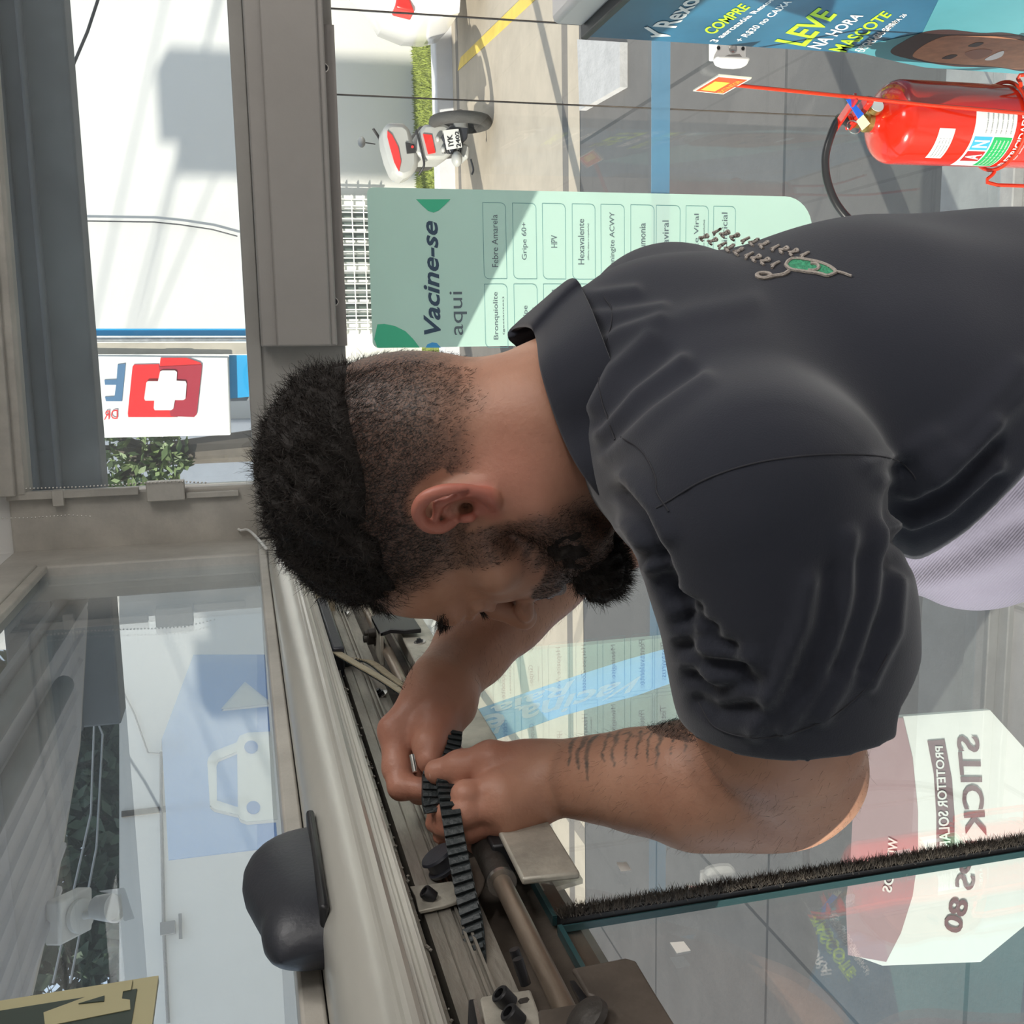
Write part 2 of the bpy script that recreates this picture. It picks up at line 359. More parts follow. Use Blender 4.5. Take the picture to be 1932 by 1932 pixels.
tag(MB().prism(q, (0, 0, 0.004)).build('painted_line', m_yel), 'worn yellow line painted diagonally across the yard concrete', 'road marking')
q = [PZ(*UV(*q), -0.03) for q in ((1102, 75), (1184, 80), (1184, 165), (1106, 209))]
tag(MB().prism(q, (0, 0, 0.05)).build('ramp_slab', nmat('pale_concrete_slab', (0.50, 0.49, 0.49), 0.85, 0, 0.2, 8, .3, 40)), 'pale concrete slab lying on the paving outside beside the banner', 'slab')

# barred louvre window in the far wall
m_wwhite = nmat('white_window_paint', (0.82, 0.81, 0.77), 0.5); m_slat = nmat('dark_window_pane', (0.10, 0.13, 0.12), 0.3)
lw = thing('wall_window', 'white barred louvre window low in the bright far wall', 'window', (1.0, 12.9, 1.0)); lw['kind'] = 'structure'
wx0, wx1 = PY(*UV(670, 640), 12.98)[0], PY(*UV(670, 370), 12.98)[0]
MB().box((wx0, 12.93, 0.62), (wx1, 13.0, 1.28)).build('window_frame', m_wwhite, lw)
xa = PY(*UV(670, 605), 12.9)[0]; xb = PY(*UV(670, 512), 12.9)[0]; xc = PY(*UV(670, 498), 12.9)[0]; xd = PY(*UV(670, 392), 12.9)[0]
for x0_, x1_ in ((xa, xb), (xc, xd)):
    n = 5 if x1_-x0_ < .75 else 6
    for k in range(n):
        w_ = (x1_-x0_)/n
        MB().box((x0_+w_*k+.02, 12.915, 0.74), (x0_+w_*(k+1)-.03, 12.93, 1.14)).build('louvre_pane', m_slat, lw)
bars = MB()
for k in range(22):
    x = wx0 + .05 + (wx1-wx0-.1)*k/21; bars.box((x-.006, 12.87, .64), (x+.006, 12.885, 1.26))
for z in (.68, .82, .96, 1.10, 1.22): bars.box((wx0, 12.868, z-.006), (wx1, 12.888, z+.006))
bars.build('window_bars', m_wwhite, lw)

# ---------------------------------------------------------------- things on the building side: beam outside, pharmacy cross sign
m_beam = nmat('weathered_grey_blue_fascia', (0.21, 0.225, 0.24), 0.7, 0, 0.3, 4, .1, 40)
bm_ = MB().box((-1.1, 3.2, 2.765), (4.0, 3.34, 3.06)).box((-1.1, 3.16, 2.87), (4.0, 3.2, 2.885)).box((-1.1, 3.17, 2.93), (4.0, 3.2, 3.06))
struct(bm_.build('trim_fascia', m_beam, bevel=0.008))
# blue edge strip + pipe + beige ledge + sign
Ys = 6.0
def Q(px, py, y=Ys): return PY(*UV(px, py), y)
m_blue = nmat('bright_sign_blue', (0.03, 0.38, 0.72), 0.45, 0, 0.08, 3)
m_signw = nmat('white_sign_face', (0.84, 0.82, 0.78), 0.5, 0, 0.03, 2)
m_red = nmat('sign_red', (0.78, 0.03, 0.03), 0.4); m_dred = nmat('sign_dark_red', (0.42, 0.03, 0.05), 0.4); m_slate = nmat('sign_slate_blue', (0.10, 0.20, 0.33), 0.4)
sg = thing('projecting_sign', 'white vertical pharmacy sign with red cross emblem outside the transom', 'sign', (0, Ys, 3.0))
MB().prism([Q(60, 668), Q(432, 672), Q(436, 821), Q(60, 829)], (0, .12, 0)).build('sign_face', m_signw, sg, bevel=.01)
MB().prism([Q(60, 620, Ys+.02), Q(470, 620, Ys+.02), Q(470, 633, Ys+.02), Q(60, 633, Ys+.02)], (0, .12, 0)).build('blue_edge_strip', m_blue, sg)
MB().prism([Q(60, 647, Ys+.03), Q(470, 647, Ys+.03), Q(470, 668, Ys+.03), Q(60, 668, Ys+.03)], (0, .1, 0)).build('beige_ledge', nmat('beige_ledge', (.55, .49, .40), .8, 0, .2, 9), sg)
MB().tube([Q(60, 641), Q(470, 640)], 0.012, 10).build('support_tube', m_steel, sg)
MB().prism([Q(432, 670, Ys+.06), Q(475, 670, Ys+.06), Q(475, 748, Ys+.06), Q(434, 752, Ys+.06)], (0, .05, 0)).build('blue_lower_panel', m_blue, sg)
def flat(name, pts, mat, parent, y=Ys-.004, d=.004): return MB().prism([Q(*p, y) for p in pts], (0, d, 0)).build(name, mat, parent)
MB().tube([(-.2, 6.25, -.03), (-.2, 6.25, 3.2)], .06, 14).build('post', m_beam, sg)
for z_ in (2.5, 3.0): MB().box((-.22, 6.1, z_), (-.18, 6.25, z_+.06)).build('bracket', m_beam, sg)
flat('red_shape', [(253, 688), (300, 687), (300, 700), (330, 712), (316, 760), (322, 785), (335, 787), (242, 787), (241, 780), (250, 692)], m_red, sg)
flat('red_shape', [(303, 675), (352, 675), (378, 684), (381, 690), (300, 700)], m_red, sg, Ys-.006)
flat('dark_red_shape', [(300, 692), (381, 688), (380, 700), (371, 782), (366, 787), (322, 785)], m_dred, sg, Ys-.008)
flat('white_cross', [(302, 701), (306, 699), (330, 699), (334, 702), (333, 718), (350, 719), (352, 724), (350, 752), (346, 755), (330, 755), (327, 771), (323, 774), (292, 774), (290, 770), (291, 756), (274, 756), (272, 752), (276, 722), (279, 719), (298, 719)], m_signw, sg, Ys-.014, .004)
# letter F and small DR, both turned a quarter left
flat('letter_f', [(222, 688), (237, 686), (230, 757), (200, 757), (198, 749), (216, 748), (219, 726), (198, 726), (197, 717), (220, 716)], m_slate, sg)
mbt = MB(); put_text(mbt, 'DR', Q(222, 790, Ys-.006), Q(196, 792, Ys-.006)-Q(222, 790, Ys-.006), Q(222, 773, Ys-.006)-Q(222, 790, Ys-.006), (0, 0, 0)); mbt.build('small_lettering', m_red, sg)
# clutter far behind, below the sign
m_gr = nmat('grey_far_block', (0.30, 0.32, 0.36), 0.8, 0, .1, 3)
tag(MB().box((-1.6, 12.6, 0), (-0.75, 12.98, 4.0)).build('far_pillar', m_gr), 'grey pillar standing behind the cross sign', 'pillar')

# ---------------------------------------------------------------- right-hand facade (plane y = 2.8)
YC = 2.8
h = MB().box((-0.47, 2.74, 2.085), (4.0, 2.86, 2.335)).box((-.47, 2.725, 2.30), (4.0, 2.74, 2.335))
struct(h.build('trim_1', m_alu, bevel=0.003))
bx = thing('header_cover', 'grey cover box along the beam over the right-hand glass', 'cover', (0.5, 2.72, 2.2))
MB().box((0.022, 2.665, 2.112), (2.4, 2.725, 2.300)).box((0.022, 2.655, 2.128), (2.4, 2.666, 2.262)).build('cover_box', m_alu_box, bx, bevel=0.005)
MB().box((0.022, 2.70, 2.084), (0.80, 2.73, 2.112)).build('mounting_strip', nmat('dark_taupe_strip', (0.22, 0.20, 0.185), 0.5, 0, .1, 5), bx)
for px, py in ((612, 127), (631, 569)):
    c = PY(*UV(px, py), 2.695)
    MB().lathe((c[0], 2.70, c[2]), (0, -1, 0), [(0.0085, 0), (0.0085, 0.003), (0.005, 0.004), (0.004, 0.0015)], 20).build('screw', m_blacksteel, bx)
    MB().lathe((c[0], 2.70, c[2]), (0, -1, 0), [(0.011, -.001), (0.011, 0.0012)], 20).build('washer', m_steel, bx)
w1 = thing('window_1', 'clear transom pane over the right-hand glass', 'window', (0.5, 2.8, 2.6)); w1['kind'] = 'structure'
MB().box((-0.33, 2.79, 2.33), (4.0, 2.80, 2.93)).build('window_pane', m_glass2, w1)
fr = MB()
zt = 2.845
fr.prism([(-.33, 2.74, 2.885), (4, 2.74, 2.835), (4, 2.74, 3.0), (-.33, 2.74, 3.0)], (0, .1, 0)).prism([(-.33, 2.72, 2.905), (4, 2.72, 2.855), (4, 2.72, 3.0), (-.33, 2.72, 3.0)], (0, .02, 0))
fr.build('window_frame', m_frame, w1, bevel=.003)
# fixed glass below the beam: three sheets with polished joints
w2 = thing('window_2', 'tall clear fixed glass of the right-hand front', 'window', (0.5, 2.8, 1.0)); w2['kind'] = 'structure'
for x0_, x1_ in ((-0.40, 0.6585), (0.6615, 0.8665), (0.8695, 3.9)):
    MB().box((x0_, 2.795, 0.06), (x1_, 2.803, 2.09)).build('window_pane', m_glass, w2)
for x in (0.66, 0.868): MB().box((x-.0011, 2.794, 0.06), (x+.0011, 2.804, 2.09)).build('pane_joint', m_brown, w2)
m_film = slab_glass('blue_safety_film', (0.55, 0.74, 0.86), film=(0.30, 0.52, 0.68), ff=0.45)
tag(MB().box((-0.40, 2.789, 1.157), (0.86, 2.7915, 1.212)).build('safety_strip', m_film), 'translucent blue safety strip stuck across the right-hand glass', 'glass strip')
sl = MB().box((-.4, 2.745, 0.0), (3.9, 2.86, .055)).box((-.4, 2.70, -0.02), (3.9, 2.745, .02)).box((-.4, 2.86, -.05), (3.9, 3.12, .03))
struct(sl.build('trim_2', nmat('grey_stone_threshold', (.33, .33, .33), .6, 0, .2, 10, .1, 60), bevel=.004))

# mint vaccine poster on the outside of that glass, read from inside
vp = thing('vaccine_poster', 'mint green vaccination list poster on the right-hand glass reading Vacine-se aqui', 'poster', (0.2, 2.785, 1.4))
def G(px, py, y=2.786): return PY(*UV(px, py), y)
m_mint = nmat('mint_poster_vinyl', (0.60, 0.80, 0.72), 0.5, 0, 0.03, 3, trans=0.35)
m_gline = nmat('teal_print', (0.08, 0.24, 0.26), 0.5); m_gtext = nmat('dark_grey_print', (0.10, 0.13, 0.15), 0.5); m_ggreen = nmat('green_print', (0.05, 0.42, 0.24), 0.5)
m_pblue = nmat('poster_blue_print', (0.05, 0.30, 0.62), 0.5)
px0, px1 = G(700, 657)[0], G(692, 353)[0]; pz1 = G(692, 353)[2]; pz0 = G(1533, 400)[2]
def rrect(x0, z0, x1, z1, r, corners=(1, 1, 1, 1), n=8):
    """corners: bottom-left, bottom-right, top-right, top-left rounding factors"""
    pts = []
    for (cx, cz, a0, k) in ((x0, z0, 180, 0), (x1, z0, 270, 1), (x1, z1, 0, 2), (x0, z1, 90, 3)):
        rr = r*corners[k]; ccx = cx + (rr if cx == x0 else -rr); ccz = cz + (rr if cz == z0 else -rr)
        if rr < 1e-6: pts.append((cx, cz)); continue
        for i in range(n+1):
            t = math.radians(a0 + 90*i/n); pts.append((ccx + rr*math.cos(t), ccz + rr*math.sin(t)))
    return pts
MB().prism([(x, 2.787, z) for x, z in rrect(px0, pz0, px1, pz1, .03, (3, 3, .6, .6))], (0, .002, 0)).build('poster_sheet', m_mint, vp)
def outline(mb, pts, w, y):
    n = len(pts)
    for i in range(n):
        p = np.array(pts[i]); q_ = np.array(pts[(i+1) % n]); d = q_-p; L = np.linalg.norm(d)
        if L < 1e-6: continue
        nn = np.array([-d[1], d[0]])/L*w/2
        mb.add([(p[0]+nn[0], y, p[1]+nn[1]), (q_[0]+nn[0], y, q_[1]+nn[1]), (q_[0]-nn[0], y, q_[1]-nn[1]), (p[0]-nn[0], y, p[1]-nn[1])], [(0, 1, 2, 3)])
rowsx = [(912, 955), (968, 1012), (1024, 1067), (1080, 1123), (1134, 1178), (1190, 1234), (1238, 1283), (1294, 1336), (1346, 1387)]
right = ['Febre Amarela', 'Gripe 60+', 'HPV', 'Hexavalente', 'Meningite ACWY', 'Pneumonia', 'Tetraviral', 'Tríplice Viral', 'Vírus Sincicial']
left = ['Bronquiolite', 'Gripe', 'Hepatite A e B', 'Herpes-Zoster', 'Meningite B', 'Pentavalente', 'Rotavírus', 'DT Bacteriana', 'Varicela']
bxs = MB(); YP = 2.7862
for k, (xa_, xb_) in enumerate(rowsx):
    z1_ = G(xa_, 450)[2]; z0_ = G(xb_, 450)[2]
    sh = k*1.0
    for side, names in ((0, left), (1, right)):
        if side: x0_, x1_ = G(xa_, 526+.3*k)[0], G(xa_, 382+.9*k)[0]
        else: x0_, x1_ = G(xa_, 656)[0], G(xa_, 536)[0]
        outline(bxs, rrect(x0_, z0_, x1_, z1_, .014, (0, 1, 0, 1)), .0011, YP)
        s_ = names[k]; hh = (z1_-z0_)*.27; ww = min(len(s_)*hh*.62, (x1_-x0_)*.84); cx = (x0_+x1_)/2; zc = (z0_+z1_)/2 + (.008 if k in (3, 6) else 0)
        tx = MB(); put_text(tx, s_, (cx-ww/2, YP, zc-hh/2), (ww, 0, 0), (0, 0, hh), (0, 0, 0)); tx.build('list_lettering', m_gtext, vp, smooth=0)
        if side and k in (3, 7) or (not side and k in (0, 1)):
            ts = MB(); put_text(ts, '(difteria, tétano e coqueluche)' if side else '(gestantes)', (cx-ww*.4, YP, zc-hh*1.35), (ww*.8, 0, 0), (0, 0, hh*.35), (0, 0, 0)); ts.build('small_lettering', m_gtext, vp, smooth=0)
bxs.build('box_outlines', m_gline, vp, smooth=0)
o0 = G(830, 630, YP); t_ = MB()
put_text(t_, 'Vacine-se', (G(832, 631)[0], YP, G(832, 631)[2]), (G(832, 417)[0]-G(832, 631)[0], 0, 0), (0, 0, G(800, 500)[2]-G(832, 500)[2]), (0, 0, 0), bold=True, italic=True)
t_.build('title_lettering', nmat('navy_print', (0.03, 0.06, 0.10), .5), vp, smooth=0)
t_ = MB(); put_text(t_, 'aqui', (G(880, 632)[0], YP, G(882, 631)[2]), (G(880, 550)[0]-G(880, 632)[0], 0, 0), (0, 0, G(850, 500)[2]-G(882, 500)[2]), (0, 0, 0))
t_.build('title_lettering', m_gtext, vp, smooth=0)
def gp(name, pts, mat, y=YP): return MB().prism([G(*p, y) for p in pts], (0, .0004, 0)).build(name, mat, vp)
gp('green_leaf', [(785, 376), (850, 376), (838, 388), (828, 397), (818, 401), (808, 398), (797, 388)], m_ggreen)
gp('green_blob', [(712, 612), (706, 640), (712, 656), (792, 656), (780, 640), (765, 625), (745, 615), (725, 611)], m_ggreen)
gp('blue_dot', [(803, 656), (806, 650), (815, 646), (824, 647), (832, 656)], m_pblue)

# ---------------------------------------------------------------- left-hand facade (plane x = -0.5)
w3 = thing('window_3', 'transom pane over the sliding door', 'window', (-0.5, 1.2, 2.6)); w3['kind'] = 'structure'
MB().box((-0.508, -0.35, 2.33), (-0.50, 2.55, 2.92)).build('window_pane', m_glass2, w3)
MB().box((-0.53, -0.35, 2.318), (-0.445, 2.55, 2.336)).box((-.53, -.35, 2.836), (-.47, 2.55, 2.92)).box((-.49, -.35, 2.815), (-.475, 2.55, 2.84)).build('window_frame', m_frame, w3, bevel=.003)
pst = MB().box((-0.56, 2.545, 2.0), (-0.475, 2.80, 2.93)).box((-0.56, 2.765, 2.33), (-0.333, 2.86, 2.93))
struct(pst.build('trim_3', m_frame, bevel=.006))
struct(MB().box((-.44, 2.765, 0), (-.40, 2.86, 2.09)).build('trim_4', m_alu, bevel=.003))
cd = thing('cable_trunking', 'off-white cable trunking with junction box running up the corner post', 'trunking', (-.34, 2.75, 2.6))
def C(px, py, y=2.75): return PY(*UV(px, py), y)
c0, c1 = C(60, 930), C(262, 930)
MB().box((C(200, 936)[0], 2.742, c1[2]), (C(200, 921)[0], 2.765, 2.93)).build('duct', m_frame, cd, bevel=.002)
MB().box((C(300, 944)[0], 2.725, C(349, 925)[2]), (C(300, 907)[0], 2.765, C(277, 925)[2])).build('junction_box', m_frame, cd, bevel=.003)
MB().box((C(200, 950)[0], 2.738, C(120, 925)[2]), (C(200, 920)[0], 2.766, C(98, 925)[2])).build('duct_joint', m_frame, cd, bevel=.002)
MB().box((C(450, 936)[0], 2.748, C(450, 925)[2]), (C(450, 925)[0], 2.765, C(350, 925)[2])).build('duct', m_frame, cd, bevel=.002)
m_ball = nmat('steel_bead', (.45, .43, .4), .4, .8)
def beads(path, step, r, name, label):
    mb = MB(); path = [np.array(p) for p in path]
    for i in range(len(path)-1):
        d = path[i+1]-path[i]; L = np.linalg.norm(d); n = max(1, int(L/step))
        for k in range(n):
            c = path[i] + d*k/n
            mb.lathe(c - [0, 0, r], (0, 0, 1), [(r*.1, 0), (r*.8, r*.4), (r, r), (r*.8, r*1.6), (r*.1, r*2)], 6)
    return tag(mb.build(name, m_ball), label, 'bead chain')
beads([C(50, 922, 2.735), C(150, 919, 2.735), C(280, 911, 2.72), C(330, 908, 2.72), C(395, 911, 2.735)], .0085, .0026, 'bead_chain', 'steel bead chain hanging straight along the trunking on the corner post')
beads([C(5, 978, 2.73), C(60, 977, 2.73), C(130, 972, 2.73), C(178, 975, 2.73)], .0085, .0022, 'bead_chain', 'short loose bead chain hanging on the face of the corner post')
cb = MB(); pts = [(-.47, )]
path = [PX(*UV(475, 972), -.46), PX(*UV(458, 975), -.45), PX(*UV(447, 988), -.45), PX(*UV(452, 1000), -.45), PX(*UV(468, 1000), -.45), PX(*UV(485, 1015), -.44), PX(*UV(502, 1035), -.43)]
def smooth_path(p, n=5):
    p = [np.array(q, float) for q in p]; p = [2*p[0]-p[1]] + p + [2*p[-1]-p[-2]]; out = []
    for i in range(1, len(p)-2):
        for k in range(n):
            t = k/n; out.append(.5*((2*p[i]) + (-p[i-1]+p[i+1])*t + (2*p[i-1]-5*p[i]+4*p[i+1]-p[i+2])*t*t + (-p[i-1]+3*p[i]-3*p[i+1]+p[i+2])*t**3))
    out.append(p[-2]); return out
tag(MB().tube(smooth_path(path), .0035, 8).build('cable', m_white), 'white cable curling out of the foot of the corner post', 'cable')

# corrugated awning outside above the left transom
aw = thing('awning', 'pale corrugated awning over the sliding door outside', 'awning', (-.9, 2.0, 2.82))
ZA = 2.80
pts = [PZ(*UV(165, 1150), ZA), PZ(*UV(150, 1400), ZA), PZ(*UV(100, 1700), ZA), PZ(*UV(60, 1870), ZA)]
pts = pts + [np.array([-1.22, 1.2, ZA]), np.array([-1.22, -.3, ZA]), np.array([-.57, -.3, ZA]), np.array([-.57, 2.97, ZA])]
m_awn = nmat('pale_corrugated_sheet', (0.52, 0.52, 0.56), .45, 0, .15, 3)
MB().prism(pts, (0, 0, .012)).build('awning_sheet', m_awn, aw)
rb = MB()
for k in range(9):
    x = -.66 - .06*k; y1 = 2.97 - (0 if x > -.68 else (-.68 - x)*1.45)
    rb.tube([(x, -.3, ZA), (x, y1-.03, ZA)], .009, 6)
rb.build('awning_ribs', m_awn, aw)
ed = MB()
for i in range(3): ed.prism([pts[i], pts[i+1], pts[i+1]+[0, 0, .05], pts[i]+[0, 0, .05]], (-.012, .006, 0))
ed.build('awning_edge', m_frame, aw)
struct(MB().tube([(-.60, -.3, 2.78), (-.60, 2.9, 2.78)], .02, 12).tube([(-.72, -.3, 2.775), (-.72, 2.4, 2.775)], .022, 12).build('trim_5', m_beam))

# security camera under the awning edge
sc = thing('security_camera', 'white bullet security camera under the awning edge outside', 'camera', P(*UV(125, 1730), 2.1))
f0 = P(*UV(110, 1728), 2.15); f1 = P(*UV(150, 1728), 2.13)
ax_d = _n(f1-f0)
rt = _n(P(*UV(130, 1700), 2.15) - P(*UV(130, 1760), 2.15)); fw = np.cross(ax_d, rt)
MB().obox(f0*.5+f1*.5, ax_d*.021, rt*.046, fw*.046).build('base_box', m_white, sc, bevel=.006)
MB().lathe(f1 - ax_d*.002, ax_d, [(.034, 0), (.034, .010), (.028, .014)], 32).build('base_ring', m_white, sc)
e1 = f1 + ax_d*.012; e2 = P(*UV(185, 1722), 2.12)
MB().tube([e1, e2], [.008, .008], 12).build('arm', m_white, sc)
e3 = P(*UV(238, 1712), 2.08)
MB().lathe(P(*UV(182, 1712), 2.12), e3-P(*UV(182, 1712), 2.12), [(.018, 0), (.024, .004), (.027, .03), (.030, .058), (.027, .058), (.025, .045)], 32).build('camera_body', m_white, sc)
MB().prism([P(*UV(190, 1683), 2.10), P(*UV(236, 1677), 2.05), P(*UV(254, 1733), 2.09), P(*UV(236, 1738), 2.10), P(*UV(232, 1688), 2.07)], (0.003, 0, .003)).build('sun_shield', m_white, sc)

# letter sign hanging inside against the transom, beside the camera
m_lum = nmat('pale_luminous_plastic', (0.42, 0.38, 0.22), .5, 0, .05, 4); m_lumd = nmat('dark_green_print', (.035, .05, .04), .5)
hs = thing('hanging_sign', 'pale yellow sign with a dark green field and large letter A against the transom', 'sign', PX(*UV(150, 1900), -.46))
def HX(px, py, x=-.46): return PX(*UV(px, py), x)
yl_, yr_ = .56, HX(300, 1838)[1]; zb = HX(292, 1890)[2]; zt_ = HX(0, 1903)[2] + .0
MB().box((-.466, yl_, zb), (-.461, yr_, 2.60)).build('sign_board', m_lum, hs)
MB().box((-.461, yl_, zb+.014), (-.4602, yr_-.014, 2.595)).build('dark_field', m_lumd, hs)
t_ = MB()
put_text(t_, 'A', (-.4598, HX(250, 1865)[1]-.052, zb+.02), (0, .055, 0), (0, 0, .07), (0, 0, 0), bold=True)
flatA = [(250, 1848), (247, 1867), (232, 1870), (230, 1884), (245, 1886), (246, 1904), (85, 1936), (82, 1910)]
MB().prism([HX(*p, -.4595) for p in flatA], (-.0005, 0, 0)).build('letter_a', m_lum, hs)
MB().prism([HX(*p, -.4585) for p in ((197, 1878), (196, 1888), (148, 1893))], (-.0008, 0, 0)).build('letter_hole', m_lumd, hs)

# translucent blue drive-through sign stuck on the outside of the transom
bs = thing('blue_window_sign', 'pale blue film sign with a white car symbol and arrow on the transom', 'sign', HX(420, 1450, -.512))
m_bfilm = slab_glass('pale_blue_film', (0.62, 0.76, 0.95), film=(0.50, 0.66, 0.92), ff=0.5)
m_bfilm2 = slab_glass('deeper_blue_film', (0.40, 0.62, 0.90), film=(0.30, 0.50, 0.85), ff=0.5)
XS = -.5135
def hxp(mb, pts, x=-.5105, d=.001): return mb.prism([HX(*p, x) for p in pts], (-d, 0, 0))
m_carw = slab_glass('white_symbol_film', (1, 1, 1), film=(.96, .94, .88), ff=.5)
car_parts = ([(447, 1400), (452, 1388), (468, 1382), (512, 1380), (524, 1545), (466, 1550), (453, 1545), (449, 1536)],
             [(448, 1400), (402, 1418), (393, 1430), (391, 1440), (408, 1440), (412, 1432), (448, 1417)],
             [(391, 1436), (408, 1436), (409, 1512), (396, 1520)],
             [(396, 1519), (409, 1510), (449, 1523), (450, 1537), (405, 1526)])
arrow_pts = [(462, 1286), (505, 1320), (508, 1328), (417, 1337)]
def dot(cx_, cy_): return [(cx_+13*math.cos(t), cy_+12*math.sin(t)) for t in np.linspace(0, 2*math.pi, 24, endpoint=False)]
def cut_by(o, polys):
    """cut the polygons out of a thin film and bake the result"""
    tmp = []
    for p_ in polys:
        c = MB().prism([HX(*q, XS+.004) for q in p_], (-.009, 0, 0)).build('cutter', None, smooth=0); tmp.append(c)
        m = o.modifiers.new('cut', 'BOOLEAN'); m.operation = 'DIFFERENCE'; m.object = c; m.solver = 'EXACT'
    dg = bpy.context.evaluated_depsgraph_get(); dg.update(); me = bpy.data.meshes.new_from_object(o.evaluated_get(dg)); o.modifiers.clear(); o.data = me
    for c in tmp: bpy.data.objects.remove(c)
f1_ = MB().prism([HX(*p, XS) for p in ((305, 1395), (318, 1622), (485, 1602), (485, 1235), (365, 1235))], (-.001, 0, 0)).build('blue_film', m_bfilm, bs)
f2_ = MB().prism([HX(*p, XS) for p in ((485, 1602), (524, 1597), (515, 1460), (485, 1460))], (-.001, 0, 0)).build('blue_film', m_bfilm2, bs)
f3_ = MB().prism([HX(*p, XS) for p in ((485, 1459), (515, 1459), (500, 1235), (485, 1235))], (-.001, 0, 0)).build('blue_film', m_bfilm2, bs)
for f__ in (f1_, f2_, f3_): cut_by(f__, [*car_parts, arrow_pts])
hxp(MB(), arrow_pts).build('arrow', m_carw, bs)
cs_ = MB(); [hxp(cs_, p_) for p_ in car_parts]; cs_.build('car_symbol', m_carw, bs)
for q in ((474, 1409), (478, 1523)): hxp(MB(), dot(*q), -.5095, .0006).build('headlamp_dot', m_bfilm2, bs)

# tall totem added out of frame only to cast a shadow on the far wall
tt = thing('shadow_caster', 'added unseen totem panel standing far left of the entrance', 'caster', (-6.55, 6.5, -.03))
MB().box((-7.22, 6.4, 5.35), (-6.08, 6.6, 8.18)).build('caster_panel', m_roof, tt)
MB().box((-6.86, 6.4, 8.18), (-6.08, 6.6, 8.36)).build('caster_head', m_roof, tt)
MB().box((-6.75, 6.42, -.03), (-6.45, 6.58, 5.35)).build('caster_post', m_roof, tt)
sv = np.array(SUNDIR)
for k, (p_, q_) in enumerate((((312, 0), (184, 577)), ((415, 0), (245, 620)), ((440, 250), (285, 620)), ((395, 60), (265, 620)))):
    a_ = PY(*UV(*p_), 13.0) + sv*13.5; b_ = PY(*UV(*q_), 13.0) + sv*13.5
    d_ = b_-a_
    tag(MB().tube([a_-d_*1.0, a_, b_, b_+d_*.8], .014, 6).build('service_wire', m_blacksteel), ('topmost', 'second', 'third', 'lowest')[k]+' dark service wire high above the yard, shading the far wall', 'wire')
# ---------------------------------------------------------------- sliding-door operator along the left-hand facade
def LX(px, py, x): return PX(*UV(px, py), x)
YN, YF = -0.35, 2.55      # near and far end of the header
hd = thing('door_operator', 'opened sliding door operator with a cream cover and bare aluminium track', 'door operator', (-.45, 1.2, 2.2))
def extr(prof, y0, y1, mat, name, parent, bevel=0, smooth=30):
    """profile in (x, z) pushed along y"""
    return MB().prism([(x, y0, z) for x, z in prof], (0, y1-y0, 0)).build(name, mat, parent, smooth=smooth, bevel=bevel)
cov = [(-.445, 2.3175)]
for k in range(13):
    t = math.radians(90 - k*7.5); cov.append((-.405 + .032*math.cos(t), 2.2855 + .032*math.sin(t)))
cov += [(-.372, 2.284), (-.3715, 2.2835), (-.3675, 2.282), (-.366, 2.279), (-.366, 2.275), (-.3685, 2.272), (-.372, 2.271), (-.372, 2.2685), (-.375, 2.268), (-.375, 2.265), (-.372, 2.2645), (-.372, 2.261), (-.376, 2.2605), (-.376, 2.258), (-.445, 2.258)]
extr(cov, YN, 2.18, m_cover, 'cover', hd, smooth=20)
extr([(-.46, 2.262), (-.4085, 2.262), (-.4085, 2.2475), (-.46, 2.2475)], YN, YF, m_track, 'upper_rail', hd)
extr([(-.47, 2.2475), (-.428, 2.2475), (-.428, 2.2425), (-.47, 2.2425)], YN, YF, m_dark, 'seal_gap', hd)
extr([(-.47, 2.2425), (-.4085, 2.2425), (-.4085, 2.233), (-.4095, 2.2322), (-.4085, 2.2315), (-.4085, 2.2225), (-.412, 2.2225), (-.412, 2.2195), (-.409, 2.2195), (-.409, 2.2175), (-.413, 2.2175), (-.413, 2.2145), (-.409, 2.2145), (-.409, 2.2125), (-.47, 2.2125)], YN, YF, m_track, 'back_rail', hd)
extr([(-.47, 2.2125), (-.418, 2.2125), (-.418, 2.196), (-.47, 2.196)], YN, YF, m_track, 'back_plate', hd)
extr([(-.47, 2.196), (-.440, 2.196), (-.440, 2.168), (-.43, 2.160), (-.425, 2.130), (-.47, 2.130)], YN, YF, m_brown, 'lower_housing', hd)
extr([(-.56, 2.318), (-.47, 2.318), (-.47, 2.10), (-.56, 2.10)], YN, YF, m_alu, 'header_beam', hd)
MB().cyl((-.400, YN, 2.180), (-.400, 1.95, 2.180), .0072).build('guide_rod', nmat('worn_round_bar', (.34, .27, .21), .35, .7, .4, 30, stretch=(1, .3, 1)), hd)
# crusty sealant along the rail edge
sr = MB()
for k in range(110):
    y = rng.uniform(.45, 1.9); s_ = rng.uniform(.0005, .0016)
    sr.lathe((-.4075, y, 2.2475 + rng.normal()*.001), (0, 0, 1), [(s_*.2, -s_), (s_, 0), (s_*.2, s_)], 5)
sr.build('sealant_crumbs', m_frame, hd, kind='stuff')
cg = MB(); p = [LX(728, 1655, -.405), LX(748, 1662, -.40), LX(757, 1685, -.40), LX(758, 1720, -.404)]
cg.tube(smooth_path(p), .0032, 8).build('black_cable', m_black_plastic, hd)

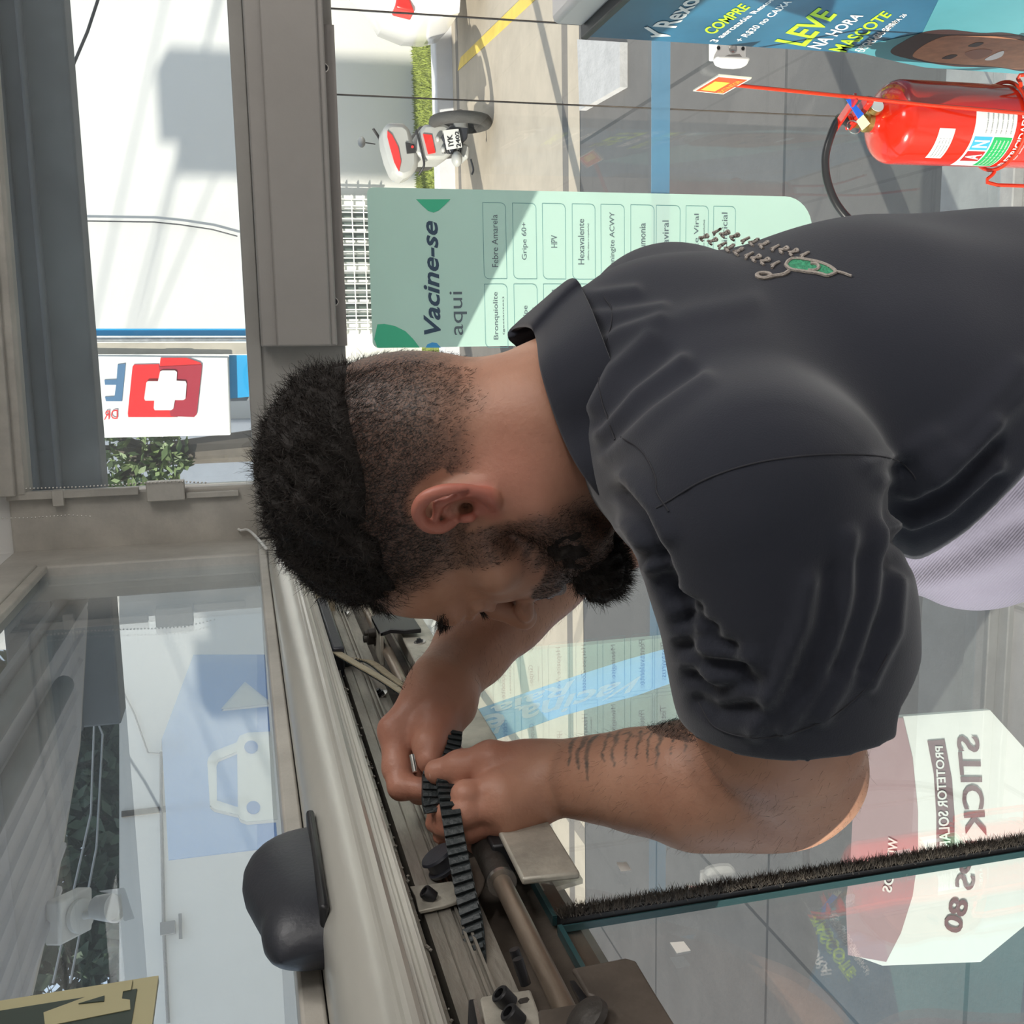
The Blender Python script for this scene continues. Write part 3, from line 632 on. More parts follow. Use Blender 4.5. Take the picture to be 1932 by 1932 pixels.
def hexbolt(parent, c, axis, r=.0065, h=.007, name='bolt', socket=False, washer=True, mat=None):
    c = np.array(c, float); axis = _n(axis)
    if washer: MB().lathe(c, axis, [(r*1.7, 0), (r*1.7, .0014), (r*1.0, .0015)], 24).build('washer', m_steel, parent)
    if socket:
        MB().lathe(c, axis, [(r, 0), (r, h), (r*.9, h+.0008), (r*.58, h+.0008), (r*.55, h*.45), (.0001, h*.45)], 28).build(name, mat or m_blacksteel, parent)
    else:
        MB().lathe(c, axis, [(r, 0.001), (r, h*.6), (r*.62, h*.62), (r*.6, h), (r*.3, h*1.02)], 6).build(name, mat or m_blacksteel, parent, smooth=0)

# far hanger: L-shaped bracket with two nuts, gripping the rod, and its long glass shoe
fh = thing('door_hanger', 'dark hanger bracket with two nuts and long light glass clamp on far leaf', 'door hanger', (-.39, 1.1, 2.15))
pl = [LX(700, 1180, -.395), LX(756, 1192, -.372), LX(764, 1220, -.372), LX(700, 1226, -.395), LX(690, 1222, -.398), LX(687, 1212, -.399), LX(668, 1212, -.40), LX(665, 1195, -.40)]
zz = LX(715, 1205, -.39)[2]
yb = LX(715, 1200, -.39)[1]
MB().box((-.418, yb-.05, zz-.002), (-.372, yb+.045, zz+.003)).build('top_plate', m_plate, fh, bevel=.001)
MB().prism([(-.372, yb-.05, zz+.003), (-.372, yb+.045, zz+.003), (-.368, yb+.045, zz-.012), (-.368, yb+.03, zz-.052), (-.368, yb-.06, zz-.052), (-.368, yb-.06, zz-.03), (-.368, yb-.05, zz-.012)], (-.006, 0, 0)).build('side_plate', m_blacksteel, fh, bevel=.001)
for d, r in ((.015, .009), (-.028, .006)):
    MB().lathe((-.395 if r > .007 else -.383, yb + (.01 if r > .007 else -.005), zz+.003), (0, 0, 1), [(r*1.25, 0), (r*1.25, .0015), (r, .0016), (r, .0105), (r*.62, .011), (r*.6, .016), (r*.4, .0165)], 18).build('nut', m_dark, fh)
zc = 2.150
q1, q2 = LX(985, 1657, -.380), LX(1095, 1645, -.380)
MB().prism([(-.380, q2[1], q2[2]), (-.380, q1[1], q1[2]), (-.380, 1.72, 2.152), (-.380, 1.90, 2.108)], (-.006, 0, 0)).box((-.386, q1[1]+.075, 2.146), (-.42, 1.72, 2.151)).build('glass_shoe', m_plate, fh, bevel=.002)
MB().prism([(-.4265, .745, 2.104), (-.4265, .735, 2.146), (-.4265, 1.72, 2.152), (-.4265, 1.90, 2.108)], (-.004, 0, 0)).build('rear_shoe', m_plate, fh)
c = LX(805, 1218, -.385); hexbolt(fh, (-.380, c[1], 2.148-.006), (1, 0, .2), .005, .006)
c = LX(720, 1300, -.41); hexbolt(hd, (-.418, c[1], 2.206), (1, 0, .5), .006, .009)
c = LX(650, 1152, -.41); hexbolt(hd, (-.418, c[1], 2.212), (1, 0, .5), .006, .009)

# roller carriage near the hands: angle plate, socket screw, clamp round the rod
rc = thing('roller_carriage', 'worn angle plate with socket screw and black roller on the rod below the hands', 'carriage', (-.39, .72, 2.17))
ya, yb2 = LX(800, 1712, -.40)[1], LX(800, 1665, -.40)[1]
z0 = LX(800, 1700, -.40)[2]
MB().prism([LX(*p, -.404) for p in ((772, 1672), (782, 1690), (789, 1719), (835, 1709), (862, 1700), (880, 1694), (872, 1668), (850, 1662), (812, 1668))], (-.003, 0, -.0015)).build('angle_plate', m_plate, rc, bevel=.0008)
MB().prism([LX(*p, -.402) for p in ((846, 1626), (898, 1615), (912, 1622), (919, 1645), (912, 1672), (898, 1692), (880, 1700), (864, 1698), (856, 1660))], (-.004, 0, 0)).build('side_plate', m_brown, rc, bevel=.0012)
hexbolt(rc, LX(817, 1694, -.4035), (0.75, .05, .75), .0052, .0085, 'socket_screw', True, False)
yr = LX(920, 1650, -.395)[1]
MB().cyl((-.400, yr-.004, 2.180), (-.400, yr+.055, 2.180), .0108).build('rod_clamp', m_dark, rc)
MB().cyl((-.400, yr-.007, 2.180), (-.400, yr-.003, 2.180), .0115).build('clamp_collar', m_steel, rc)
c = LX(845, 1612, -.39)
MB().lathe((c[0]-.012, c[1], c[2]+.002), (.9, .1, .5), [(.013, 0), (.014, .003), (.0115, .004), (.0115, .012), (.014, .013), (.013, .015), (.004, .0155)], 32).build('roller', m_black_plastic, rc)
c = LX(930, 1606, -.40); MB().box((-.41, c[1]-.02, c[2]-.028), (-.385, c[1]+.035, c[2]+.005)).build('rubber_stop', m_blacksteel, rc, bevel=.002)

# near hanger with the bright slotted plate
nh = thing('door_hanger', 'bright slotted hanger plate with two black socket screws, on the near door leaf', 'door hanger', (-.38, .5, 2.17))
yp = LX(905, 1880, -.385)[1]; zp = LX(940, 1900, -.385)[2]
def NP(px, py, x=-.385): return LX(px, py, x)
pts = [NP(905, 1885), NP(910, 1879), NP(1000, 1866), NP(1020, 1920), NP(1030, 1990), NP(930, 2010)]
MB().prism(pts, (-.004, 0, -.001)).build('slotted_plate', m_plate, nh, bevel=.0012)
MB().prism([NP(977, 1889, -.3848), NP(981, 1884, -.3848), NP(995, 1881, -.3848), NP(999, 1885, -.3848), NP(995, 1891, -.3848), NP(981, 1894, -.3848)], (-.0006, 0, 0)).build('slot', m_dark, nh)
sa = _n(NP(953, 1868) - NP(960, 1895))
for q in ((962, 1895), (979, 1930)):
    c = NP(*q, -.3845); hexbolt(nh, c, (.75, .1, .6), .0058, .0095, 'socket_screw', True, False)
for q in ((985, 1838), (992, 1857)):
    c = NP(*q, -.398); MB().cyl(c, c + np.array([0.016, 0.004, .004]), .0035).build('pin', m_blacksteel, nh)
pts = [NP(1078, 1826, -.378), NP(1180, 1806, -.372), NP(1200, 1812, -.372), NP(1235, 1870, -.372), NP(1285, 1950, -.372), NP(1290, 2050, -.372), NP(1120, 2050, -.378), NP(1119, 1890, -.378), NP(1118, 1878, -.378), NP(1108, 1876, -.378), NP(1100, 1860, -.378), NP(1085, 1835, -.378)]
MB().prism(pts, (-.004, 0, 0)).build('glass_shoe', m_brown, nh, bevel=.0015)
pts = [NP(1015, 1905, -.383), NP(1118, 1888, -.38), NP(1125, 2050, -.38), NP(1030, 2050, -.383)]
MB().prism(pts, (-.004, 0, 0)).build('bracket_arm', m_brown, nh, bevel=.0015)
c = NP(1110, 1925, -.377); MB().lathe(c, (.8, .1, .6), [(.014, 0), (.013, .004), (.006, .007), (.002, .008)], 24).build('cap', m_dark, nh)
MB().prism([NP(1075, 1850, -.385), NP(1084, 1850, -.385), NP(1113, 1888, -.385), NP(1118, 1895, -.385), NP(1100, 1898, -.385)], (-.003, 0, 0)).build('clamp_lip', m_blacksteel, nh)
MB().prism([NP(884, 1885, -.395), NP(898, 1883, -.395), NP(915, 1990, -.395), NP(880, 1990, -.395)], (-.008, 0, 0)).build('end_block', m_blacksteel, nh, bevel=.001)
MB().prism([NP(893, 1886, -.39), NP(899, 1884, -.39), NP(925, 1990, -.39), NP(912, 1990, -.39)], (-.003, 0, 0)).build('end_strip', m_steel, nh)

# drive housing at the far end of the header with the belt coming out of it
mo = thing('drive_housing', 'black drive housing at the far end of the track behind the face', 'housing', (-.40, 1.4, 2.26))
ym0, ym1 = LX(640, 1245, -.395)[1], LX(620, 1160, -.395)[1]
zt2, zb2 = LX(608, 1180, -.395)[2], LX(650, 1225, -.395)[2]
MB().box((-.425, ym0, zb2+.004), (-.378, ym1+.05, zt2)).build('housing_box', m_black_plastic, mo, bevel=.003)
MB().lathe((-.402, (ym0+ym1)/2+.03, zt2), (0, 0, 1), [(.02, 0), (.02, .003), (.018, .004), (.001, .004)], 32).build('round_cap', m_black_plastic, mo)
MB().lathe((-.402, ym1+.1, zt2-.03), (0, 0, 1), [(.026, 0), (.026, .03), (.024, .032), (.001, .032)], 32).build('pulley_cover', m_tan, mo)

# toothed belt: far run (two strands), through the hands, then the near loop
bt = thing('toothed_belt', 'black toothed drive belt with a tan back held in the hands over the track', 'belt', (-.38, .8, 2.2))
def belt(path, wdir, w, th, name, mat, teeth=None, pitch=.0052, tdepth=.0022, tside=1, matT=None):
    path = smooth_path(path, 14); path = [np.array(p) for p in path]
    T = [_n(path[min(i+1, len(path)-1)] - path[max(i-1, 0)]) for i in range(len(path))]
    wd0 = np.array(wdir[0], float); wd1 = np.array(wdir[-1], float); WD = []; TD = []
    for i, t in enumerate(T):
        f = i/(len(T)-1); w_ = wd0*(1-f) + wd1*f; w_ = _n(w_ - t*(w_ @ t)); WD.append(w_); TD.append(np.cross(t, w_))
    o = MB().ribbon(path, WD, w, th, TD).build(name, mat, bt)
    if teeth:
        tb = MB(); acc = 0; 
        for i in range(len(path)-1):
            L = np.linalg.norm(path[i+1]-path[i]); 
            while acc < L:
                f = acc/L; c = path[i]*(1-f) + path[i+1]*f + TD[i]*tside*(th/2 + tdepth/2)
                tb.obox(c, T[i]*pitch*.27, WD[i]*w/2*.98, TD[i]*tdepth/2); acc += pitch
            acc -= L
        tb.build('belt_teeth', matT or mat, o, bevel=.0004)
    return o
vw = lambda p: _n(np.array(p) - EYE)
# near loop: broad toothed side turned to the viewer
q = [(838, 1462, .872), (842, 1490, .846), (850, 1530, .820), (862, 1600, .795), (878, 1680, .765), (893, 1750, .74), (898, 1830, .708), (893, 1880, .692), (887, 1925, .68), (884, 1950, .672)]
path = [P(*UV(a_, b_), t) for a_, b_, t in q]
wd = _n(P(*UV(880, 1600), .80) - P(*UV(840, 1592), .80) + vw(P(900, 300, 1))*.002)
wd_end = _n(P(*UV(900, 1900), .69) - P(*UV(885, 1900), .697))
belt(path, [wd, wd_end], .0155, .0016, 'near_belt_run', m_rubber, True, .0085, .0032, 1)
# far strands from the housing to the hand
h1 = P(*UV(846, 1380), .90); 
path = [(-.385, ym0+.012, 2.254), LX(668, 1250, -.382), LX(720, 1280, -.378), LX(765, 1310, -.372)]
belt(path, [(0.1, 0, 1), (0.3, 0, 1)], .0125, .0015, 'far_belt_strand', m_tan, True, .005, .002, 1, m_rubber)
path = [(-.405, ym0+.012, 2.254), LX(690, 1248, -.40), LX(735, 1278, -.395), LX(768, 1302, -.385)]
belt(path, [(0.1, 0, 1), (0.3, 0, 1)], .0125, .0015, 'far_belt_strand', m_rubber, True, .005, .002, -1, m_tan)
# doubled section squeezed in the fist and the short end by the far thumb
path = [P(*UV(a_, b_), t) for a_, b_, t in ((858, 1385, .905), (856, 1405, .895), (850, 1425, .885), (840, 1450, .875))]
belt(path, [wd, wd], .013, .0016, 'belt_end', m_rubber, True, .0062, .0024, 1)
path = [P(*UV(a_, b_), t) for a_, b_, t in ((812, 1462, .868), (812, 1485, .862), (812, 1510, .856), (816, 1532, .852))]
belt(path, [wd, wd], .014, .006, 'clamped_belt_stack', m_rubber, True, .0062, .0024, 1)
# splice clamp metal and the hex key
MB().cyl(P(*UV(777, 1424), .868), P(*UV(783, 1456), .862), .0022).build('pin', m_steel, bt)

# ---------------------------------------------------------------- sliding glass doors (plane x = -0.42)
XG = -.42
DY = .675
for nm, y0, y1, lb in (('far', DY+.006, 2.02, 'far'), ('near', -.33, DY-.006, 'near')):
    d = thing('door_1' if nm == 'far' else 'door_2', ('far' if nm == 'far' else 'near') + ' clear sliding glass leaf of the entrance', 'door', (XG, (y0+y1)/2, 1)); d['kind'] = 'structure'
    MB().box((XG-.0025, y0, .02), (XG+.0025, y1, 2.1475)).build('door_pane', m_glass, d)
    MB().box((XG-.0040, y0, 2.1455), (XG+.0040, y1, 2.149)).build('top_edge', m_edge, d)
    ye = y0 if nm == 'far' else y1
    MB().box((XG-.0027, ye-.0006, .02), (XG+.0027, ye+.0006, 2.149)).build('side_edge', m_edge, d)
d3 = thing('door_3', 'fixed clear glass between sliding leaf and corner post', 'door', (XG-.03, 2.4, 1)); d3['kind'] = 'structure'
MB().box((XG-.03, 1.98, .02), (XG-.022, 2.77, 2.12)).build('door_pane', m_glass, d3)
# brush seal where the leaves meet
bh = MB().box((XG-.004, DY-.0045, .03), (XG+.007, DY+.0045, 2.146))
nb = 26000
yy = rng.normal(DY, .0030, nb); zz_ = rng.uniform(.9, 2.146, nb)
V = []; F = []
for i in range(nb):
    a_ = rng.uniform(-.9, .9); l = rng.uniform(.004, .0115); dy = math.sin(a_)*l*.55; dx = math.cos(a_)*l; b0 = (XG+.008, yy[i], zz_[i]); dz = rng.normal()*.003; k = len(V)
    V += [(b0[0], b0[1], b0[2]-.0004), (b0[0], b0[1], b0[2]+.0004), (b0[0]+dx*.8, b0[1]+dy, b0[2]+dz)]; F.append((k, k+1, k+2))
bt2 = thing('brush_seal', 'black fuzzy brush seal running down between the two glass leaves', 'seal', (XG, DY, 1.1))
bh.build('seal_core', m_blacksteel, bt2)
fz = MB(); fz.v = V; fz.f = F
fz.build('bristles', nmat('black_bristles', (.014, .012, .011), .5, 0, .7, 160, color2=(.085, .07, .055)), bt2, smooth=0, kind='stuff')
# two small square paper stickers on the leaves
for a_, n in ((((1163, 1628), (1182, 1627), (1191, 1642), (1172, 1645)), 'small cream square sticker on the far glass leaf'), (((1264, 1779), (1290, 1777), (1303, 1794), (1277, 1799)), 'small cream square sticker on the near glass leaf')):
    tag(MB().prism([LX(*p_, XG+.0030) for p_ in a_], (.0004, 0, 0)).build('sticker', m_wwhite), n, 'sticker')

# film strip on the door in place of a slanting reflection
vs = thing('blue_strip_reflection', 'slanting blue reflection built as film on far leaf with white Vacina é Raia lettering', 'sticker', LX(1100, 1300, XG-.008))
m_vfilm = slab_glass('reflected_strip_film', (.55, .74, .93), film=(.35, .58, .90), ff=.5)
cr4 = [LX(1340, 1185, XG-.008), LX(1340, 1275, XG-.008), LX(935, 1405, XG-.008), LX(895, 1345, XG-.008)]
MB().prism([LX(*p_, XG-.0075) for p_ in ((1340, 1200), (1340, 1262), (1200, 1312), (1060, 1350), (935, 1395), (895, 1340), (1050, 1287), (1180, 1245), (1270, 1220))], (-.0006, 0, 0)).build('blue_film', m_vfilm, vs)
def warp_text(s, A, B, C_, D_, x, bold=True):
    """text box mapped on four photo corners: A start-base, B end-base, C end-top, D start-top"""
    v, f = text_geo(s, bold); A, B, C_, D_ = (np.array(q_, float) for q_ in (A, B, C_, D_)); out = []
    for a_, b_ in v: out.append(LX(*((A*(1-a_)+B*a_)*(1-b_) + (D_*(1-a_)+C_*a_)*b_), x))
    return out, f
m_wfilm = nmat('white_film_lettering', (.96, .95, .92), .5, trans=.35)
t1 = MB(); v_, f_ = warp_text('Vacina é', (1240, 1268), (905, 1352), (922, 1390), (1188, 1306), XG-.0070); t1.add(v_, f_)
t1.build('lettering', m_wfilm, vs, smooth=0)
t1 = MB(); v_, f_ = warp_text('Raia', (1084, 1282), (925, 1334), (932, 1352), (1066, 1310), XG-.0070); t1.add(v_, f_)
t1.build('lettering', m_wfilm, vs, smooth=0)

# black presence sensor on the header
ms = thing('door_sensor', 'black two-lobed presence sensor on the header above the near door leaf', 'sensor', LX(600, 1680, -.37))
# sensor body: swept dome with a second lobe
def loft(rings, cap=True):
    """rings: list of equal-length point lists"""
    n = len(rings[0]); v = [tuple(p) for r_ in rings for p in r_]; f = []
    for i in range(len(rings)-1):
        for j in range(n): f.append((i*n+j, i*n+(j+1) % n, (i+1)*n+(j+1) % n, (i+1)*n+j))
    if cap: f += [tuple(range(n))[::-1], tuple((len(rings)-1)*n+j for j in range(n))]
    return v, f
XC = -.412
ys0 = LX(590, 1775, -.40)[1]; ys1 = LX(600, 1560, -.40)[1]; zb_s = LX(608, 1700, -.385)[2]; zt_s = LX(457, 1640, XC)[2]; zt_n = LX(492, 1740, XC)[2]
sb = MB(); rings = []
N_ = 40
for i in range(N_+1):
    f = i/N_; y = ys0 + (ys1-ys0)*f
    # height profile of the two lobes (near lobe lower, far lobe higher)
    hA = (zt_n-2.312)*max(0, 1-((f-.20)/.30)**2)**.5 if abs(f-.20) < .30 else 0
    hB = (zt_s-2.312)*max(0, 1-((f-.62)/.40)**2)**.5 if abs(f-.62) < .40 else 0
    h_ = max((hA**4 + hB**4)**.25, .010)
    w_ = .030*(max(0.02, 1-abs(2*f-1)**3.2))**.5
    ring = []
    for j in range(28):
        t = 2*math.pi*j/28; cx, cz = math.cos(t), math.sin(t)
        z_ = 2.312 + (h_*abs(cz)**.8 if cz > 0 else -(2.312-zb_s)*abs(cz)**.45); x_ = XC + w_*np.sign(cx)*abs(cx)**.8
        ring.append((x_, y, z_))
    rings.append(ring)
v_, f_ = loft(rings); sb.add(v_, f_); sb.build('sensor_body', m_black_plastic, ms, smooth=60)
MB().box((-.43, ys0+.008, zb_s-.004), (-.380, ys1-.006, zb_s+.003)).build('sensor_base', m_blacksteel, ms, bevel=.003)

# stand-in for a poster reflected in the leaves: board outside, print mirrored
bd = thing('reflected_poster', 'reflected white and mauve poster built as a board, mirrored words STICK and FPS 80', 'board', (-1.3, 2.1, 0.3))
def BY(px, py, y=2.1): return PY(*UV(px, py), y)
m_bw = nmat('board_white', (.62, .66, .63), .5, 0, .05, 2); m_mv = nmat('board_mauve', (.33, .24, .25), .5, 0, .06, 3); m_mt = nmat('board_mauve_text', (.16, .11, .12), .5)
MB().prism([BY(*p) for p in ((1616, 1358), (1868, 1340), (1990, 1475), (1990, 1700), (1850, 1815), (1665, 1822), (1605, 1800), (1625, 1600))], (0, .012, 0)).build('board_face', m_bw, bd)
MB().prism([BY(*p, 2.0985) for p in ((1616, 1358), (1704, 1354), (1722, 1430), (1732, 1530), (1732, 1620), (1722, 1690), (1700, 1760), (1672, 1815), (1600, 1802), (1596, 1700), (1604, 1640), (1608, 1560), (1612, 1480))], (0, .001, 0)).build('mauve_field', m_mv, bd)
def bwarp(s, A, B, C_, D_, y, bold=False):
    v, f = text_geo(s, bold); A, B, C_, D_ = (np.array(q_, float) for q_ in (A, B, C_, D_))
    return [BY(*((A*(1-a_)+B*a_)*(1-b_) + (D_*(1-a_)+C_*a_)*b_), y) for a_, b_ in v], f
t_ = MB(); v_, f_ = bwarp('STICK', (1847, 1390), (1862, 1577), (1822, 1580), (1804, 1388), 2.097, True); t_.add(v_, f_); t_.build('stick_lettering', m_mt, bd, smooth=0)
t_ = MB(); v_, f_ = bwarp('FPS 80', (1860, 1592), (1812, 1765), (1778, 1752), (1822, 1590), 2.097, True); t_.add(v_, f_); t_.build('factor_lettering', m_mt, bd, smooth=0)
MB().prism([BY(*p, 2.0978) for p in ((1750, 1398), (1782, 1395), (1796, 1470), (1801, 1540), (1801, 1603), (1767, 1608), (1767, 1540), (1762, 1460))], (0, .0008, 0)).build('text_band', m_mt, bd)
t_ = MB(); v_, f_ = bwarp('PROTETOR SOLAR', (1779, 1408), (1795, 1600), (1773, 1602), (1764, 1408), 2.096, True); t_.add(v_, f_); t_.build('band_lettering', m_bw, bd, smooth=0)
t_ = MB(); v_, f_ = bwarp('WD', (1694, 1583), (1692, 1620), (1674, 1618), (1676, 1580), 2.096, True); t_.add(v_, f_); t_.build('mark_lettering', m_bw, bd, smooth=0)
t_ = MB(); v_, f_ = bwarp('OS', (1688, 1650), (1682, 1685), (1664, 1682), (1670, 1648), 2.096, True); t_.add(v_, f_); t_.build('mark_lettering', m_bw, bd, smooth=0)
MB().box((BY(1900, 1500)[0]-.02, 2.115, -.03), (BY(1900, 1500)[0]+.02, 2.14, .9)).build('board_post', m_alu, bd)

# ---------------------------------------------------------------- fire extinguisher on its red floor stand
m_exr = nmat('glossy_red_paint', (.62, .022, .008), .18, 0, .06, 4, coat=.6)
m_rod = nmat('red_wire_paint', (.60, .035, .01), .35)
TE = 2.33
top = P(*UV(1600, 255), TE)         # neck
ec = np.array([P(*UV(1720, 232), TE)[0], P(*UV(1720, 232), TE)[1]])
ex = thing('fire_extinguisher', 'glossy red fire extinguisher with black hose and green and white labels', 'fire extinguisher', (ec[0], ec[1], .40))
re = .090; zt_e = P(*UV(1642, 232), TE)[2] - .012; zb_e = zt_e - .50
prof = [(.02, 0), (.06, .0), (.082, .008), (re, .025), (re, .50-.07)]
prof = [(.01, -.5), (.07, -.5), (re-.004, -.487), (re, -.47), (re, -.035)] + [(re*math.cos(t), -.035 + .052*math.sin(t)) for t in np.linspace(.1, 1.25, 9)] + [(.024, .0195), (.022, .034)]
MB().lathe((ec[0], ec[1], zt_e), (0, 0, 1), prof, 56).build('cylinder', m_exr, ex, smooth=50)
m_brass = nmat('brass', (.55, .36, .12), .3, .9)
MB().lathe((ec[0], ec[1], zt_e+.030), (0, 0, 1), [(.024, 0), (.024, .012), (.016, .014), (.016, .038)], 24).build('valve', m_brass, ex)
zv = zt_e + .066
vd = _n([.35, -.9, 0]); vs_ = np.array([vd[1], -vd[0], 0])
cexz = lambda p, z: np.array([ec[0], ec[1], 0]) + vd*p[0] + vs_*p[1] + np.array([0, 0, z])
MB().prism([cexz((-.02, -.013), zv), cexz((.075, -.011), zv+.004), (cexz((.085, 0), zv+.002)), cexz((.075, .011), zv+.004), cexz((-.02, .013), zv)], (0, 0, .016)).build('carry_handle', m_exr, ex, bevel=.003)
MB().prism([cexz((-.03, -.011), zv+.03), cexz((.085, -.010), zv+.046), cexz((.085, .010), zv+.046), cexz((-.03, .011), zv+.03)], (0, 0, .006)).build('squeeze_lever', m_exr, ex, bevel=.002)
rg = MB(); rc_ = cexz((.02, .03), zv+.022); rg.tube([rc_ + vs_*.016*math.cos(t) + np.array([0, 0, .016])*math.sin(t) for t in np.linspace(0, 2*math.pi, 21)], .0014, 6, cap=False); rg.build('pull_ring', m_steel, ex)
MB().lathe(cexz((.03, -.012), zt_e+.036), vd, [(.018, 0), (.018, .012), (.016, .013)], 24).build('gauge', m_brass, ex)
MB().lathe(cexz((.042, -.012), zt_e+.036), vd, [(.0165, 0), (.0165, .0015)], 24).build('gauge_face', m_white, ex)
# seal tag: blue strap and paper tag
MB().prism([P(*UV(1597, 188), 2.22), P(*UV(1604, 186), 2.22), P(*UV(1630, 215), 2.225), P(*UV(1620, 224), 2.225)], (0, .002, 0)).build('blue_seal', nmat('blue_seal_plastic', (.02, .12, .62), .3), ex)
MB().prism([P(*UV(1628, 215), 2.225), P(*UV(1642, 233), 2.23), P(*UV(1627, 246), 2.23), P(*UV(1616, 228), 2.225)], (0, .0012, 0)).build('paper_tag', nmat('cream_paper', (.72, .68, .5), .7, 0, .1, 50), ex)
# hose
hp = [cexz((0, 0), zv+.008) + np.array([-.01, 0, 0]), P(*UV(1583, 226), 2.30), P(*UV(1566, 260), 2.30), P(*UV(1557, 300), 2.31), P(*UV(1562, 345), 2.32), P(*UV(1582, 390), 2.33), P(*UV(1618, 425), 2.34), P(*UV(1680, 445), 2.36), P(*UV(1800, 430), 2.38), P(*UV(1880, 400), 2.38)]
MB().tube(smooth_path(hp, 10), .0092, 14).build('hose', nmat('black_hose', (.025, .025, .027), .28, 0, .1, 30), ex)
MB().cyl(P(*UV(1584, 226), 2.30), P(*UV(1596, 222), 2.31), .013).build('hose_fitting', m_steel, ex)
# wrapped labels on the cylinder
def wrap(name, a0, a1, z0, z1, mat, dr=.0006, n=14):
    v = []; f = []
    for i in range(n+1):
        a_ = math.radians(a0 + (a1-a0)*i/n); c, s_ = math.cos(a_), math.sin(a_)
        v += [(ec[0]+(re+dr)*c, ec[1]+(re+dr)*s_, z0), (ec[0]+(re+dr)*c, ec[1]+(re+dr)*s_, z1)]
    for i in range(n): f.append((2*i, 2*i+2, 2*i+3, 2*i+1))
    mb = MB(); mb.add(v, f); return mb.build(name, mat, ex)
def wraptext(mb, s, a0, a1, z0, z1, dr=.0011, bold=True):
    v, f = text_geo(s, bold); out = []
    for x_, y_ in v:
        a_ = math.radians(a0 + (a1-a0)*x_); out.append((ec[0]+(re+dr)*math.cos(a_), ec[1]+(re+dr)*math.sin(a_), z0 + (z1-z0)*y_))
    mb.add(out, f)
view_a = math.degrees(math.atan2(-ec[1], -ec[0]))      # direction towards the eye
L_, R_ = view_a - 62, view_a + 40
def za(px): return zt_e - (px - 1628)*.0012*1.06
m_lw = nmat('white_label', (.75, .76, .74), .4, 0, .05, 30); m_lg = nmat('green_label', (.015, .36, .10), .35); m_lb = nmat('blue_label', (.05, .35, .72), .35)
m_print = nmat('grey_label_print', (.18, .19, .2), .5)
wrap('paper_label', view_a-52, view_a-5, za(1708)-.028, za(1708)+.012, m_lw)
lm = MB()
for k in range(4): wraptext(lm, 'inspecionado em ' + '0123'[k], view_a-49, view_a-18, za(1708)-.024+.008*k, za(1708)-.020+.008*k)
lm.build('label_print', m_print, ex, smooth=0)
zA, zB = za(1768), za(1852)
wrap('main_label', view_a-72, view_a+22, zB, zA, m_lw)
wrap('green_panel', view_a-70, view_a-14, zB+.002, zB+.050, m_lg, .0009)
wrap('blue_panel', view_a-34, view_a-14, zB+.054, zA-.006, m_lb, .0009)
wrap('red_panel', view_a-56, view_a-36, zB+.054, zA-.006, nmat('dark_red_label', (.4, .02, .02), .4), .0009)
lm = MB(); wraptext(lm, 'A', view_a-52, view_a-41, zB+.058, zA-.010, .0013); wraptext(lm, 'N', view_a-30, view_a-19, zB+.058, zA-.010, .0013)
for k in range(4): wraptext(lm, 'instrucoes de uso do extintor', view_a-66, view_a-18, zB+.008+.010*k, zB+.013+.010*k, .0013, False)
lm.build('white_print', m_lw, ex, smooth=0)
lm = MB()
for k in range(6): wraptext(lm, 'carga nominal e validade', view_a-10, view_a+18, zB+.008+.013*k, zB+.014+.013*k, .0012, False)
lm.build('label_print', m_print, ex, smooth=0)
lm = MB(); wraptext(lm, 'ELETRICIDADE', view_a-66, view_a+18, zB-.030, zB-.012); wraptext(lm, 'nao utilizar em liquidos', view_a-50, view_a+14, zB-.040, zB-.034, .0011, False); lm.build('warning_lettering', m_lw, ex, smooth=0)
# wire stand
st = thing('extinguisher_stand', 'red wire floor stand holding the extinguisher and its sign', 'stand', (ec[0], ec[1], 0))
zr = za(1870)
rp = [(ec[0]+(re+.006)*math.cos(t), ec[1]+(re+.006)*math.sin(t), zr) for t in np.linspace(0, 2*math.pi, 40)]
MB().tube(rp, .0042, 8, cap=False).build('ring', m_rod, st)
dl = np.array([-.095*.96, .06, 0]);
legs = []
for a_ in (view_a-78, view_a+60, view_a+180):
    c, s_ = math.cos(math.radians(a_)), math.sin(math.radians(a_)); r1 = re+.010
    MB().tube(smooth_path([(ec[0]+r1*c, ec[1]+r1*s_, zr), (ec[0]+(r1+.03)*c, ec[1]+(r1+.03)*s_, zr-.01), (ec[0]+(r1+.03)*c, ec[1]+(r1+.03)*s_, .22), (ec[0]+(r1+.10)*c, ec[1]+(r1+.10)*s_, .005)], 4), .0042, 8).build('leg', m_rod, st)
MB().cyl((ec[0], ec[1], zb_e-.008), (ec[0], ec[1], zb_e-.002), re).build('base_plate', m_rod, st)
mb = MB(); [mb.tube([(ec[0], ec[1], zb_e-.005), (ec[0]+(re+.04)*math.cos(math.radians(a_)), ec[1]+(re+.04)*math.sin(math.radians(a_)), zb_e-.005)], .004, 6) for a_ in (view_a-78, view_a+60, view_a+180)]; mb.build('spoke', m_rod, st)
s0 = P(*UV(1380, 160), 2.40); s1 = P(*UV(1600, 182), 2.20); s2 = P(*UV(1750, 198), 2.235); s3 = P(*UV(1936, 214), 2.24); 
MB().tube([s0, s1, s2, s3, s3 + np.array([0, 0, -.35])], .0042, 8).build('sign_rod', m_rod, st)
cs = [P(*UV(1307, 172), 2.50), P(*UV(1355, 143), 2.36), P(*UV(1402, 150), 2.33), P(*UV(1365, 178), 2.46)]
